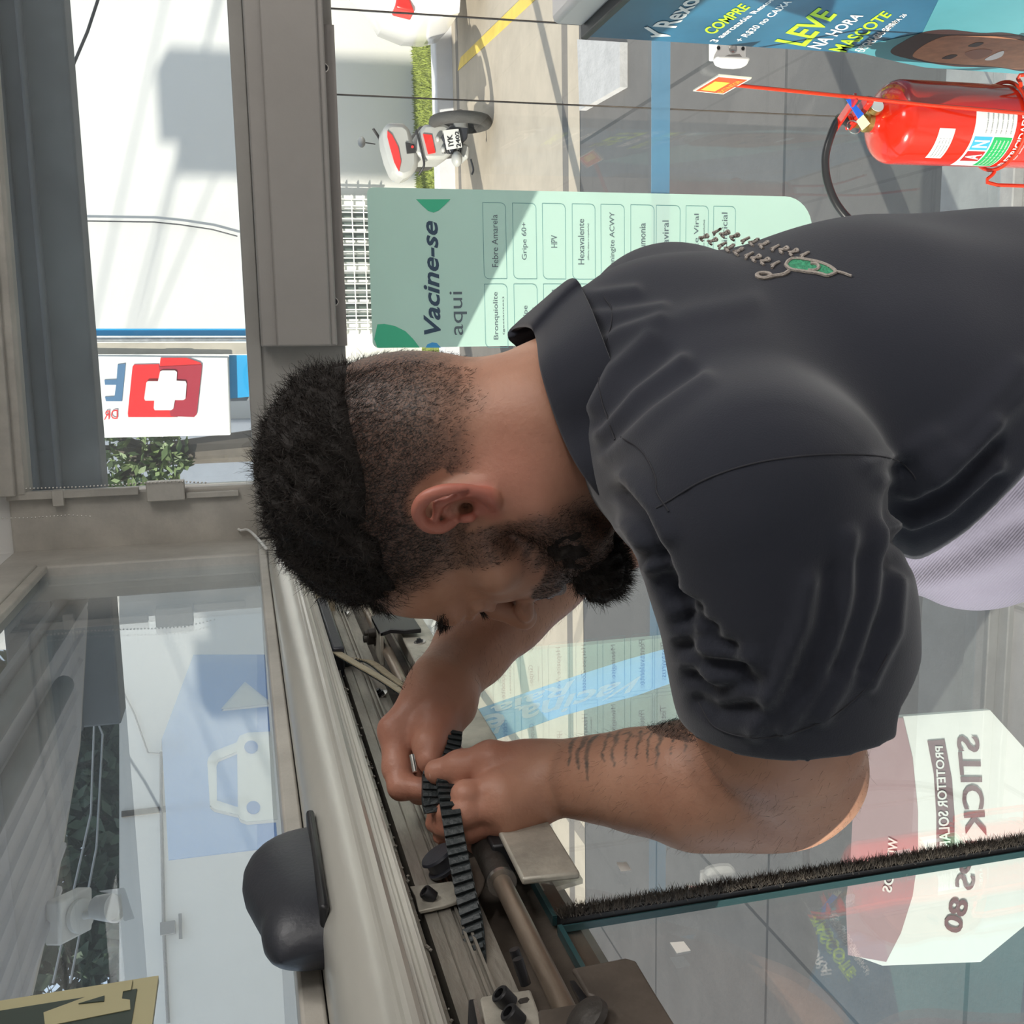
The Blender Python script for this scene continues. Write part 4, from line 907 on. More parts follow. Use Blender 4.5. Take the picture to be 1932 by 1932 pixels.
# plate lies in the plane of three of its corners
c0_, e1_, e2_ = cs[0], cs[1]-cs[0], cs[3]-cs[0]; nn_ = _n(np.cross(e1_, e2_))
if nn_ @ (EYE - c0_) < 0: nn_ = -nn_
pl_ = lambda a_, b_, k=0: c0_ + e1_*a_ + e2_*b_ + nn_*k
m_or = nmat('orange_red_sign_print', (.75, .07, .015), .4); m_ylw = nmat('yellow_sign_print', (.80, .50, .06), .4)
MB().prism([pl_(0, 0), pl_(1, 0), pl_(1, 1), pl_(0, 1)], -nn_*.004).build('sign_plate', nmat('cream_sign_plate', (.78, .72, .6), .4), st)
MB().prism([pl_(.06, .06, .0006), pl_(.94, .06, .0006), pl_(.94, .94, .0006), pl_(.06, .94, .0006)], nn_*.0004).build('sign_field', m_or, st)
MB().prism([pl_(.16, .14, .0014), pl_(.72, .14, .0014), pl_(.72, .6, .0014), pl_(.16, .6, .0014)], nn_*.0004).build('yellow_block', m_ylw, st)
t_ = MB(); put_text(t_, 'EXTINTOR', pl_(.12, .86), pl_(.88, .86)-pl_(.12, .86), pl_(.12, .70)-pl_(.12, .86), nn_*.0018); t_.build('sign_lettering', m_ylw, st, smooth=0)

# ---------------------------------------------------------------- blue promotional anti-theft gate
xb = .70
gt = thing('promotion_gate', 'blue deodorant banner gate panel with white cap, reading LEVE NA HORA MASCOTE', 'banner', (xb, 2.1, 0))
def BX(px, py, x=xb): return PX(*UV(px, py), x)
yfar = BX(1107, 70)[1]; ztop = BX(1107, 70)[2]
m_ban = nmat('banner_blue', (.035, .17, .30), .35, 0, .35, 2.2, coat=.15); m_ban2 = nmat('banner_teal', (.10, .36, .42), .35, 0, .2, 2.0)
m_gap = nmat('gate_dark_trim', (.05, .05, .05), .5); m_cap = nmat('gate_white_plastic', (.74, .71, .70), .35)
MB().box((xb, 1.45, .04), (xb+.03, yfar, ztop)).build('banner_panel', m_ban, gt, bevel=.003)
MB().box((xb+.004, 1.45, 0), (xb+.034, yfar-.01, .04)).build('foot', m_gap, gt)
MB().box((xb-.003, 1.45, ztop-.006), (xb+.05, yfar+.012, ztop+.012)).build('dark_trim', m_gap, gt, bevel=.004)
MB().box((xb+.02, 1.45, ztop+.005), (xb+.085, yfar-.002, ztop+.085)).build('white_cap', m_cap, gt, bevel=.014)
for q in ((1108, 20), (1107, 47)):
    c = BX(q[0], q[1], xb+.022); 
    MB().cyl((c[0]+.03, yfar-.004, c[2]+.02), (c[0]+.03, yfar+.0, c[2]+.02), .006).build('cap_screw', m_gap, gt)
MB().prism([BX(*p, xb-.0006) for p in ((1592, 92), (1700, 118), (1745, 127), (1932, 140), (2050, 150), (2050, -60), (1800, -60), (1740, 62))], (-.0004, 0, 0)).build('teal_field', m_ban2, gt)
def xwarp(s, A, B, C_, D_, x=None, bold=True):
    x = xb-.0012 if x is None else x
    v, f = text_geo(s, bold); A, B, C_, D_ = (np.array(q_, float) for q_ in (A, B, C_, D_))
    return [BX(*((A*(1-a_)+B*a_)*(1-b_) + (D_*(1-a_)+C_*a_)*b_), x) for a_, b_ in v], f
m_bt = nmat('banner_white_lettering', (.85, .86, .86), .4); m_lime = nmat('banner_lime_lettering', (.50, .78, .03), .4)
def bt_(s, A, B, C_, D_, mat, nm='lettering', bold=True):
    t = MB(); v, f = xwarp(s, A, B, C_, D_, None, bold); t.add(v, f); return t.build(nm, mat, gt, smooth=0)
bt_('Rexona', (1275, 53), (1348, -28), (1308, -24), (1231, 50), m_bt)
MB().prism([BX(*p, xb-.0012) for p in ((1215, 52), (1222, 50), (1243, 63), (1258, 65), (1266, 68), (1229, 70), (1227, 67), (1237, 66))], (-.0005, 0, 0)).build('tick_mark', m_bt, gt)
bt_('COMPRE', (1346, 66), (1416, 14), (1398, 6), (1325, 58), m_lime)
bt_('3 aerossóis Rexona', (1352, 80), (1472, -8), (1460, -8), (1338, 78), m_bt)
bt_('+ R$30 no CAIXA', (1400, 80), (1497, 4), (1482, 0), (1386, 76), m_bt)
bt_('LEVE', (1520, 88), (1580, 28), (1545, 14), (1461, 78), m_lime)
bt_('NA HORA', (1548, 93), (1630, 30), (1612, 24), (1522, 88), m_bt)
bt_('MASCOTE', (1596, 99), (1683, 28), (1667, 20), (1562, 94), m_lime)
bt_('OFICIAL DA COPA', (1622, 96), (1695, 42), (1686, 38), (1610, 96), m_bt, 'small_lettering')
bt_('DO MUNDO DA FIFA 26', (1630, 98), (1712, 28), (1704, 25), (1617, 98), m_bt, 'small_lettering')
# plain generic smiling face printed on the banner
def fp(pts, mat, nm, k):
    c = MB().prism([BX(*p, xb-.0012-.0005*k) for p in smooth2(pts)], (-.0004, 0, 0)); return c.build(nm, mat, gt)
def smooth2(pts):
    q_ = [np.array([*p, 0.]) for p in pts]; n = len(q_); out = []
    for i in range(n):
        p0, p1, p2, p3 = q_[i-1], q_[i], q_[(i+1) % n], q_[(i+2) % n]
        for k in range(5):
            t = k/5; r_ = .5*((2*p1)+(-p0+p2)*t+(2*p0-5*p1+4*p2-p3)*t*t+(-p0+3*p1-3*p2+p3)*t**3); out.append((r_[0], r_[1]))
    return out
m_hair_p = nmat('printed_dark_hair', (.05, .022, .02), .4); m_skin_p = nmat('printed_skin', (.50, .22, .12), .4, 0, .3, 30); m_skin_p2 = nmat('printed_skin_shade', (.28, .11, .07), .4)
fp([(1680, 98), (1708, 76), (1745, 60), (1790, 56), (1850, 62), (1900, 62), (1945, 78), (1945, 132), (1880, 127), (1800, 125), (1720, 112)], m_hair_p, 'printed_hair', 0)
fp([(1722, 104), (1745, 84), (1785, 68), (1840, 68), (1890, 70), (1945, 84), (1945, 128), (1860, 124), (1770, 118), (1738, 112)], m_skin_p, 'printed_face', 1)
fp([(1820, 100), (1850, 92), (1872, 96), (1862, 106), (1838, 112)], m_skin_p2, 'printed_nose', 2)
for a_ in ((1842, 84), (1793, 107)):
    fp([(a_[0]-16, a_[1]+3), (a_[0], a_[1]-4), (a_[0]+14, a_[1]-3), (a_[0], a_[1]+4)], m_hair_p, 'printed_eye', 2)
fp([(1858, 112), (1880, 100), (1894, 96), (1890, 106), (1872, 113)], m_bt, 'printed_smile', 3)

# white dispenser on the far side of the gate, and the pedestal that carries it
dp = thing('wall_dispenser', 'small white plastic dispenser with two dark screw holes beside the gate', 'dispenser', P(*UV(1374, 108), 2.55))
o_ = PY(*UV(1340, 88), 2.775); o_x = PY(*UV(1340, 130), 2.775) - o_; o_z = PY(*UV(1408, 90), 2.775) - o_; fwd = _n(np.cross(o_x, o_z)); fwd = fwd if fwd @ (EYE-o_) > 0 else -fwd
D = lambda a_, b_, c=0: o_ + o_x*a_ + o_z*b_ + fwd*c
MB().prism([D(-.3, 0), D(.62, 0), D(.62, 1), D(-.3, 1.02)], -fwd*.012).build('back_plate', m_white, dp, bevel=.004)
MB().prism([D(.55, .02), D(.9, .1), D(1.0, .3), D(1.02, .6), D(.95, .88), D(.55, 1.0)], fwd*.035).build('rounded_cover', m_white, dp, bevel=.008)
for b_ in (.22, .9): MB().cyl(D(.05, b_, .001), D(.05, b_, .003), .005).build('screw_hole', m_blacksteel, dp)
MB().lathe(D(.05, .62, .0), fwd, [(.012, 0), (.012, .003), (.008, .005), (.001, .006)], 20).build('lens', m_steel, dp)
MB().prism([D(.55, .25, .001), D(.35, .5, .001), D(.3, .8, .001), D(.6, .95, .001), D(.62, .6, .001)], fwd*.002).build('dark_recess', m_alu, dp)

# ---------------------------------------------------------------- motorcycle outside, seen from behind, leaning on its stand
ym_ = 9.75
def MY(px, py, y=ym_): return PY(*UV(px, py), y)
mc = thing('motorcycle', 'silver grey motorcycle with a red-marked top box parked outside, plate showing 2402', 'motorcycle', (*PZ(*UV(920, 240), -.03)[:2], -.03))
def dome(mb, c, rx, ry, rz, n=20, m=10, ex=1.0):
    rings = []
    for i in range(1, m):
        ph = math.pi*i/m - math.pi/2
        rings.append([(c[0]+rx*math.cos(ph)*math.cos(2*math.pi*j/n), c[1]+ry*math.cos(ph)*math.sin(2*math.pi*j/n), c[2]+rz*math.sin(ph)) for j in range(n)])
    v, f = loft(rings); mb.add(v, f); return mb
m_sil = nmat('matt_silver_plastic', (.40, .40, .38), .45, .1, .1, 6); m_tail = nmat('red_tail_lens', (.75, .02, .015), .25)
m_tyre = nmat('tyre_rubber', (.05, .048, .045), .8, 0, .3, 30, .3, 80); m_grey = nmat('grey_cast_metal', (.35, .35, .34), .4, .5, .3, 14)
cw = MY(890, 232); 
def wheel_y(mb, c, R, w):     # tyre rolling along y (seen end-on)
    rings = []
    for k in range(36):
        t = 2*math.pi*k/36; rings.append([(c[0]+w*math.cos(s_), c[1]+(R+w*.9*math.sin(s_))*math.cos(t), c[2]+(R+w*.9*math.sin(s_))*math.sin(t)) for s_ in np.linspace(0, 2*math.pi, 12, endpoint=False)])
    rings.append(rings[0]); v, f = loft(rings, False); mb.add(v, f); return mb
zg = -.03; R_ = .245
wheel_y(MB(), (cw[0], ym_, zg+R_+.05), R_, .055).build('rear_wheel', m_tyre, mc)
wheel_y(MB(), (cw[0]-.02, ym_+1.25, zg+R_+.05), R_, .045).build('front_wheel', m_tyre, mc)
MB().cyl((cw[0]-.05, ym_, zg+R_+.05), (cw[0]+.05, ym_, zg+R_+.05), .07).build('hub', m_grey, mc)
mb = MB(); tz = MY(805, 265); 
mb.prism([MY(783, 288), MY(800, 300), MY(838, 300), MY(858, 285), MY(870, 262), MY(862, 245), MY(838, 233), MY(800, 234), MY(790, 250)], (0, .45, 0)); mb.build('tail_fairing', m_sil, mc, bevel=.03)
MB().prism([MY(798, 252, ym_-.012), MY(815, 254, ym_-.012), MY(822, 288, ym_-.012), MY(808, 291, ym_-.012)], (0, .03, 0)).build('tail_light', m_tail, mc, bevel=.004)
for q in ((826, 262), (836, 282)): dome(MB(), MY(*q, ym_-.02), .03, .03, .022).build('indicator', m_sil, mc)
MB().prism([MY(836, 246, ym_-.06), MY(865, 243, ym_-.06), MY(872, 278, ym_-.06), MY(843, 283, ym_-.06)], (0, .006, 0)).build('number_plate', nmat('plate_white', (.66, .66, .64), .4), mc)
def mytxt(s, A, B, C_, D_, mat, y, nm):
    v, f = text_geo(s, True); A, B, C_, D_ = (np.array(q_, float) for q_ in (A, B, C_, D_)); t = MB()
    t.add([MY(*((A*(1-a_)+B*a_)*(1-b_) + (D_*(1-a_)+C_*a_)*b_), y) for a_, b_ in v], f); return t.build(nm, mat, mc, smooth=0)
mytxt('IYK', (856, 275), (853, 254), (843, 255), (846, 277), m_blacksteel, ym_-.064, 'plate_lettering')
mytxt('2402', (870, 277), (865, 247), (858, 248), (861, 279), m_blacksteel, ym_-.064, 'plate_lettering')
mb = MB(); mb.prism([MY(722, 240), MY(735, 230), MY(762, 231), MY(775, 242), MY(779, 262), MY(790, 290), MY(790, 312), MY(780, 330), MY(762, 336), MY(745, 330), MY(733, 300), MY(725, 270)], (0, .36, 0)); mb.build('top_box', m_sil, mc, bevel=.045)
MB().prism([MY(731, 246, ym_-.012), MY(740, 254, ym_-.012), MY(752, 278, ym_-.012), MY(757, 305, ym_-.012), MY(753, 324, ym_-.012), MY(744, 306, ym_-.012), MY(736, 278, ym_-.012), MY(731, 258, ym_-.012)], (0, .02, 0)).build('red_reflector', nmat('red_reflector', (.62, .03, .03), .3), mc, bevel=.003)
MB().prism([MY(765, 268, ym_-.014), MY(782, 272, ym_-.014), MY(785, 288, ym_-.014), MY(768, 290, ym_-.014)], (0, .02, 0)).build('box_lock', m_blacksteel, mc, bevel=.004)
MB().cyl(MY(778, 277, ym_-.03), MY(778, 277, ym_-.01), .012).build('lock_button', m_tail, mc)
mb = MB(); mb.tube(smooth_path([MY(785, 245, ym_), MY(790, 262, ym_-.01), MY(797, 292, ym_-.01), MY(800, 312, ym_), MY(790, 330, ym_+.05)]), .011, 8); mb.build('grab_rail', m_blacksteel, mc)
mb = MB(); mb.prism([MY(850, 236, ym_-.03), MY(868, 236, ym_-.03), MY(885, 240, ym_-.03), MY(882, 262, ym_-.03), MY(850, 290, ym_-.03), MY(832, 258, ym_-.03)], (0, .2, 0)); mb.build('mudguard', m_black_plastic, mc, bevel=.015)
mb = MB(); mb.cyl(MY(862, 222), MY(862, 222, ym_+.5), .045).cyl(MY(868, 218, ym_-.02), MY(870, 222, ym_+.3), .055); mb.build('engine_side', m_dark, mc)
mb = MB(); mb.lathe(MY(885, 218, ym_-.05), (0, 1, .05), [(.02, 0), (.035, .005), (.045, .2), (.04, .5)], 20); mb.build('exhaust', m_dark, mc)
mb = MB(); mb.prism([MY(868, 290), MY(884, 300), MY(887, 275), MY(872, 268)], (0, .4, 0)); mb.build('chain_case', m_sil, mc, bevel=.02)
dome(MB(), MY(862, 300, ym_-.04), .07, .07, .05).build('rear_indicator', m_sil, mc)
sp = MB(); pa, pb_ = MY(833, 284), MY(870, 288)
sp.tube([pa + (pb_-pa)*k/80 + np.array([.022*math.cos(k*.9), .022*math.sin(k*.9), 0]) for k in range(81)], .006, 6); sp.build('shock_spring', m_blacksteel, mc)
MB().tube(smooth_path([MY(888, 300), MY(893, 320), MY(890, 330)]), .009, 6).build('foot_peg', m_blacksteel, mc)
MB().tube([MY(880, 222), (MY(925, 205)[0], ym_+.3, -.025)], .012, 6).build('kick_stand', m_blacksteel, mc)
MB().tube(smooth_path([MY(704, 243, ym_+.95), MY(716, 262, ym_+1.0), MY(722, 285, ym_+1.0), MY(730, 312, ym_+.95)]), .014, 8).build('handlebar', m_blacksteel, mc)
for q, e in (((682, 268), (708, 272)), ((745, 333), (735, 318))):
    dome(MB(), MY(*q, ym_+.95), .055, .03, .04).build('mirror', m_grey if q[0] < 700 else m_pblue, mc)
    MB().tube([MY(*q, ym_+.97), MY(*e, ym_+1.0)], .006, 6).build('mirror_stem', m_blacksteel, mc)
MB().prism([MY(790, 235, ym_+.3), MY(855, 240, ym_+.3), MY(850, 290, ym_+.3), MY(800, 296, ym_+.3)], (0, .95, .02)).build('frame_body', m_dark, mc, bevel=.04)
MB().tube([(cw[0]-.02, ym_+1.25, zg+R_+.05), MY(760, 265, ym_+.98)], .03, 8).build('front_fork', m_grey, mc)

# ---------------------------------------------------------------- rear of a white car at the edge of the frame
yc0 = 9.75
car = thing('car', 'rear quarter of a white car parked at the kerb beside the motorcycle', 'car', (4.2, 10.9, -.03))
m_carp = nmat('white_car_paint', (.78, .76, .74), .15, 0, .02, 2, coat=.6)
cl = PY(*UV(795, 22), yc0)[0]
prof = [(cl+.03, .24), (cl-.02, .40), (cl-.02, .62), (cl+.06, .86), (cl+.20, .96), (cl+.62, 1.38), (cl+1.6, 1.45), (cl+2.6, 1.38), (cl+3.2, .95), (cl+4.1, .82), (cl+4.2, .3), (cl+3.0, .22)]
body = MB(); whc = cl+.50; wr = .36
arch = [(whc + wr*math.cos(t), .24 + (wr)*math.sin(t)) for t in np.linspace(0, math.pi, 13)]
pp = prof[:-2] + [(cl+4.2, .3), (cl+3.0, .22)] + [(p_[0], max(p_[1], .22)) for p_ in arch]
rings = []
for y, s_ in ((yc0+.00, .95), (yc0+.05, 1.0), (yc0+.6, 1.0), (yc0+1.2, .97), (yc0+1.5, .90)):
    rings.append([(whc+1.3+(px_-whc-1.3)*s_, y, .22+(pz_-.22)*(s_ if pz_ < .9 else s_*.98)) for px_, pz_ in pp])
v_, f_ = loft(rings); body.add(v_, f_); body.build('car_body', m_carp, car, smooth=30)
def wheel_x(c, R, w, nm):
    t_ = MB(); t_.lathe(c, (0, -1, 0), [(R*.66, -w), (R*.94, -w), (R, -w*.7), (R, w*.7), (R*.95, w), (R*.68, w), (R*.66, w*.6)], 48); o = t_.build(nm, m_tyre, car)
    rm = MB(); c = np.array(c)
    rm.lathe(c + [0, -w*.55, 0], (0, -1, 0), [(R*.1, 0), (R*.12, .02), (R*.02, .03)], 20)
    for k in range(10):
        a_ = 2*math.pi*k/10; d = np.array([math.cos(a_), 0, math.sin(a_)]); e = np.array([-d[2], 0, d[0]])
        rm.obox(c + d*R*.38 + [0, -w*.6, 0], d*R*.29, e*R*.045, [0, .012, 0])
    rm.lathe(c + [0, -w*.9, 0], (0, -1, 0), [(R*.60, -.03), (R*.68, 0), (R*.70, .004), (R*.66, .008), (R*.62, -.02)], 40)
    rm.build('wheel_rim', m_steel, o); MB().lathe(c + [0, -w*.2, 0], (0, -1, 0), [(R*.64, -.01), (R*.64, .0)], 30).build('wheel_disc', m_dark, o)
wheel_x((whc, yc0+.10, .27), .30, .10, 'wheel'); wheel_x((whc+2.6, yc0+.10, .27), .30, .10, 'wheel')
MB().prism([(cl-.012, yc0-.01, .66), (cl+.02, yc0-.01, .84), (cl+.2, yc0-.01, .80), (cl+.1, yc0-.01, .70)], (0, .25, 0)).build('tail_light', m_tail, car, bevel=.02)
MB().prism([(cl+.95, yc0+.015, 1.0), (cl+1.15, yc0+.02, 1.3), (cl+2.4, yc0+.02, 1.3), (cl+2.9, yc0+.015, 1.0)], (0, .02, 0)).build('side_window', m_slat, car)
# ================================================================ the person
def KC(px, py, t):      # photo pixel + distance -> camera-metric (right, down, forward)
    u, v = UV(px, py); return np.array([(u-966)/FOC*t, (v-966)/FOC*t, t])
def to_world(c): return np.asarray(c) @ M3.T + EYE
class Field:
    """signed distance grid; solids are blended in, the skin is pulled out with surface nets"""
    def __init__(s, lo, hi, h):
        s.lo = np.array(lo, float); s.h = h; s.n = np.ceil((np.array(hi)-s.lo)/h).astype(int)+1
        s.d = np.full(s.n, .05, np.float32)
    def sub(s, lo, hi):
        i0 = np.maximum(np.floor((np.array(lo)-s.lo)/s.h).astype(int), 0); i1 = np.minimum(np.ceil((np.array(hi)-s.lo)/s.h).astype(int)+1, s.n)
        if (i1 <= i0).any(): return None, None
        ax = [(s.lo[k] + s.h*np.arange(i0[k], i1[k])).astype(np.float32) for k in range(3)]
        return tuple(slice(a, b) for a, b in zip(i0, i1)), np.meshgrid(*ax, indexing='ij')
    def blend(s, sl, dn, k, op):
        d = s.d[sl]
        if op == 'add':
            if k: h = np.clip(.5+.5*(dn-d)/k, 0, 1); r = dn*(1-h)+d*h - k*h*(1-h); r = dn + (d-dn)*h - k*h*(1-h)
            else: r = np.minimum(d, dn)
        else:
            dn = -dn
            if k: h = np.clip(.5-.5*(d-dn)/k, 0, 1); r = d*(1-h)+dn*h + k*h*(1-h)
            else: r = np.maximum(d, dn)
        s.d[sl] = r
    def cone(s, a, b, ra, rb, k=.01, op='add', L=None, sL=1.0):
        a = np.array(a, float); b = np.array(b, float); m = (max(ra, rb)*sL + k + .02)
        sl, g = s.sub(np.minimum(a, b)-m, np.maximum(a, b)+m)
        if sl is None: return s
        p = [g[i]-np.float32(a[i]) for i in range(3)]; ba = b-a
        if L is not None:
            q = (p[0]*L[0]+p[1]*L[1]+p[2]*L[2])*(1-1/sL); p = [p[i]-np.float32(L[i])*q for i in range(3)]
            ba = ba - np.array(L)*(ba @ L)*(1-1/sL)
        bb = ba @ ba + 1e-12
        t = np.clip((p[0]*ba[0]+p[1]*ba[1]+p[2]*ba[2])/bb, 0, 1)
        dd = np.sqrt(sum((p[i]-np.float32(ba[i])*t)**2 for i in range(3)))
        s.blend(sl, (dd - (ra + (rb-ra)*t)).astype(np.float32), k, op); return s
    def ell(s, c, ax, r, k=.01, op='add'):
        c = np.array(c, float); ax = np.array(ax, float); m = max(r)+k+.02
        sl, g = s.sub(c-m, c+m)
        if sl is None: return s
        p = [g[i]-np.float32(c[i]) for i in range(3)]
        q = [(p[0]*ax[j][0]+p[1]*ax[j][1]+p[2]*ax[j][2]) for j in range(3)]
        k0 = np.sqrt(sum((q[j]/r[j])**2 for j in range(3))); k1 = np.sqrt(sum((q[j]/r[j]**2)**2 for j in range(3)))+1e-6
        s.blend(sl, (k0*(k0-1)/k1).astype(np.float32), k, op); return s
    def chain(s, pts, rs, k=.01, op='add', **kw):
        for i in range(len(pts)-1): s.cone(pts[i], pts[i+1], rs[i], rs[i+1], k, op, **kw)
        return s
    def mesh(s):
        d = s.d; n = d.shape; ins = d < 0
        c = np.zeros((n[0]-1, n[1]-1, n[2]-1), np.int8)
        for i in (0, 1):
            for j in (0, 1):
                for k in (0, 1): c += ins[i:n[0]-1+i, j:n[1]-1+j, k:n[2]-1+k]
        act = (c > 0) & (c < 8); idx = np.argwhere(act); vid = np.full(act.shape, -1, np.int64); vid[act] = np.arange(len(idx))
        acc = np.zeros((len(idx), 3)); cnt = np.zeros(len(idx))
        corners = [(i, j, k) for i in (0, 1) for j in (0, 1) for k in (0, 1)]
        val = {q: d[idx[:, 0]+q[0], idx[:, 1]+q[1], idx[:, 2]+q[2]] for q in corners}
        for q in corners:
            for a_ in range(3):
                if q[a_] == 0:
                    r = list(q); r[a_] = 1; r = tuple(r); v0, v1 = val[q], val[r]; m = (v0 < 0) != (v1 < 0)
                    t = v0[m]/(v0[m]-v1[m]); p = np.tile(np.array(q, float), (m.sum(), 1)); p[:, a_] += t; acc[m] += p; cnt[m] += 1
        V = s.lo + s.h*(idx + acc/cnt[:, None]); F = []
        for a_ in range(3):
            b_, c_ = (a_+1) % 3, (a_+2) % 3
            s0 = [slice(None)]*3; s1 = [slice(None)]*3; s0[a_] = slice(0, -1); s1[a_] = slice(1, None)
            x = ins[tuple(s0)] != ins[tuple(s1)]; e = np.argwhere(x); e = e[(e[:, b_] > 0) & (e[:, c_] > 0) & (e[:, b_] < n[b_]-1) & (e[:, c_] < n[c_]-1)]
            flip = ins[e[:, 0], e[:, 1], e[:, 2]]
            def g(db, dc): q = e.copy(); q[:, b_] -= db; q[:, c_] -= dc; return vid[q[:, 0], q[:, 1], q[:, 2]]
            quad = np.stack([g(1, 1), g(0, 1), g(0, 0), g(1, 0)], 1); quad[~flip] = quad[~flip][:, ::-1]; F.append(quad)
        return V, np.concatenate(F)
def mesh_obj(name, V, F, mat, parent=None, attrs=None, label=None, smooth=True):
    me = bpy.data.meshes.new(name); V = np.asarray(V, np.float32); F = np.asarray(F, np.int32); k = F.shape[1]
    me.vertices.add(len(V)); me.vertices.foreach_set('co', V.ravel()); me.loops.add(F.size); me.loops.foreach_set('vertex_index', F.ravel())
    me.polygons.add(len(F)); me.polygons.foreach_set('loop_start', np.arange(0, F.size, k, dtype=np.int32))
    me.update(calc_edges=True); me.validate()
    if smooth: me.polygons.foreach_set('use_smooth', [True]*len(me.polygons))
    for nm, a in (attrs or {}).items():
        at = me.attributes.new(nm, 'FLOAT', 'POINT'); at.data.foreach_set('value', np.asarray(a, np.float32))
    me.materials.append(mat); o = bpy.data.objects.new(name, me); COL.objects.link(o)
    if parent:
        o.parent = parent; o.matrix_parent_inverse = Matrix.Translation(-parent.location)
    if label: o['label'] = label
    return o
def relax(V, F, it=2, lam=.5):
    """light laplacian smoothing"""
    a = np.concatenate([F[:, i] for i in range(F.shape[1])]); b = np.concatenate([F[:, (i+1) % F.shape[1]] for i in range(F.shape[1])])
    for _ in range(it):
        S_ = np.zeros_like(V); C_ = np.zeros(len(V))
        for k in range(3): S_[:, k] = np.bincount(a, V[b, k], len(V)) + np.bincount(b, V[a, k], len(V))
        C_ = np.bincount(a, minlength=len(V)) + np.bincount(b, minlength=len(V)); V = V + lam*(S_/np.maximum(C_, 1)[:, None]-V)
    return V
def vnormals(V, F):
    n = np.cross(V[F[:, 2]]-V[F[:, 0]], V[F[:, 3]]-V[F[:, 1]]); N = np.zeros_like(V)
    for i in range(4):
        for k in range(3): N[:, k] += np.bincount(F[:, i], n[:, k], len(V))
    return N/(np.linalg.norm(N, axis=1)[:, None]+1e-12)
def sstep(a, b, x): t = np.clip((x-a)/(b-a), 0, 1); return t*t*(3-2*t)

# ---- skeleton -----------------------------------------------------------
psi, theta, rho = math.radians(21), math.radians(13), math.radians(0)
f0 = np.array([-math.cos(psi), 0, math.sin(psi)]); up0 = np.array([0, -1., 0])
HF = f0*math.cos(theta) - up0*math.sin(theta); HU = up0*math.cos(theta) + f0*math.sin(theta); HL = np.array([-math.sin(psi), 0, -math.cos(psi)])
HO = KC(895, 970, .765) - HL*.073
def H(x, y, z):
    y = y*1.09; z = z*.87+.008 if z < 0 else z*.975+.008
    return HO + HL*x + HF*y + HU*z
HA = np.array([HL, HF, HU])
NK = np.array([.078, .055, .845])
LSH = np.array([.002, .158, .665]); RSH = np.array([.172, .150, 1.00])
phi = math.radians(27); TL_ = np.array([-math.sin(phi), 0, -math.cos(phi)]); TF_ = np.array([-math.cos(phi), 0, math.sin(phi)])
larm = [LSH, KC(1480, 1200, .675), KC(1472, 1360, .70), KC(1495, 1436, .74), KC(1478, 1466, .752)]
lfor = [KC(1488, 1462, .75), KC(1400, 1474, .765), KC(1310, 1480, .785), KC(1200, 1472, .815), KC(1120, 1469, .84), KC(1060, 1467, .86), KC(1000, 1470, .870)]
rarm = [RSH, np.array([.03, .27, 1.10]), KC(1120, 1010, 1.07)]
rfor = [KC(1110, 1020, 1.07), KC(1010, 1085, 1.045), KC(950, 1150, 1.02), KC(890, 1225, .985), KC(842, 1284, .952), KC(825, 1310, .945)]
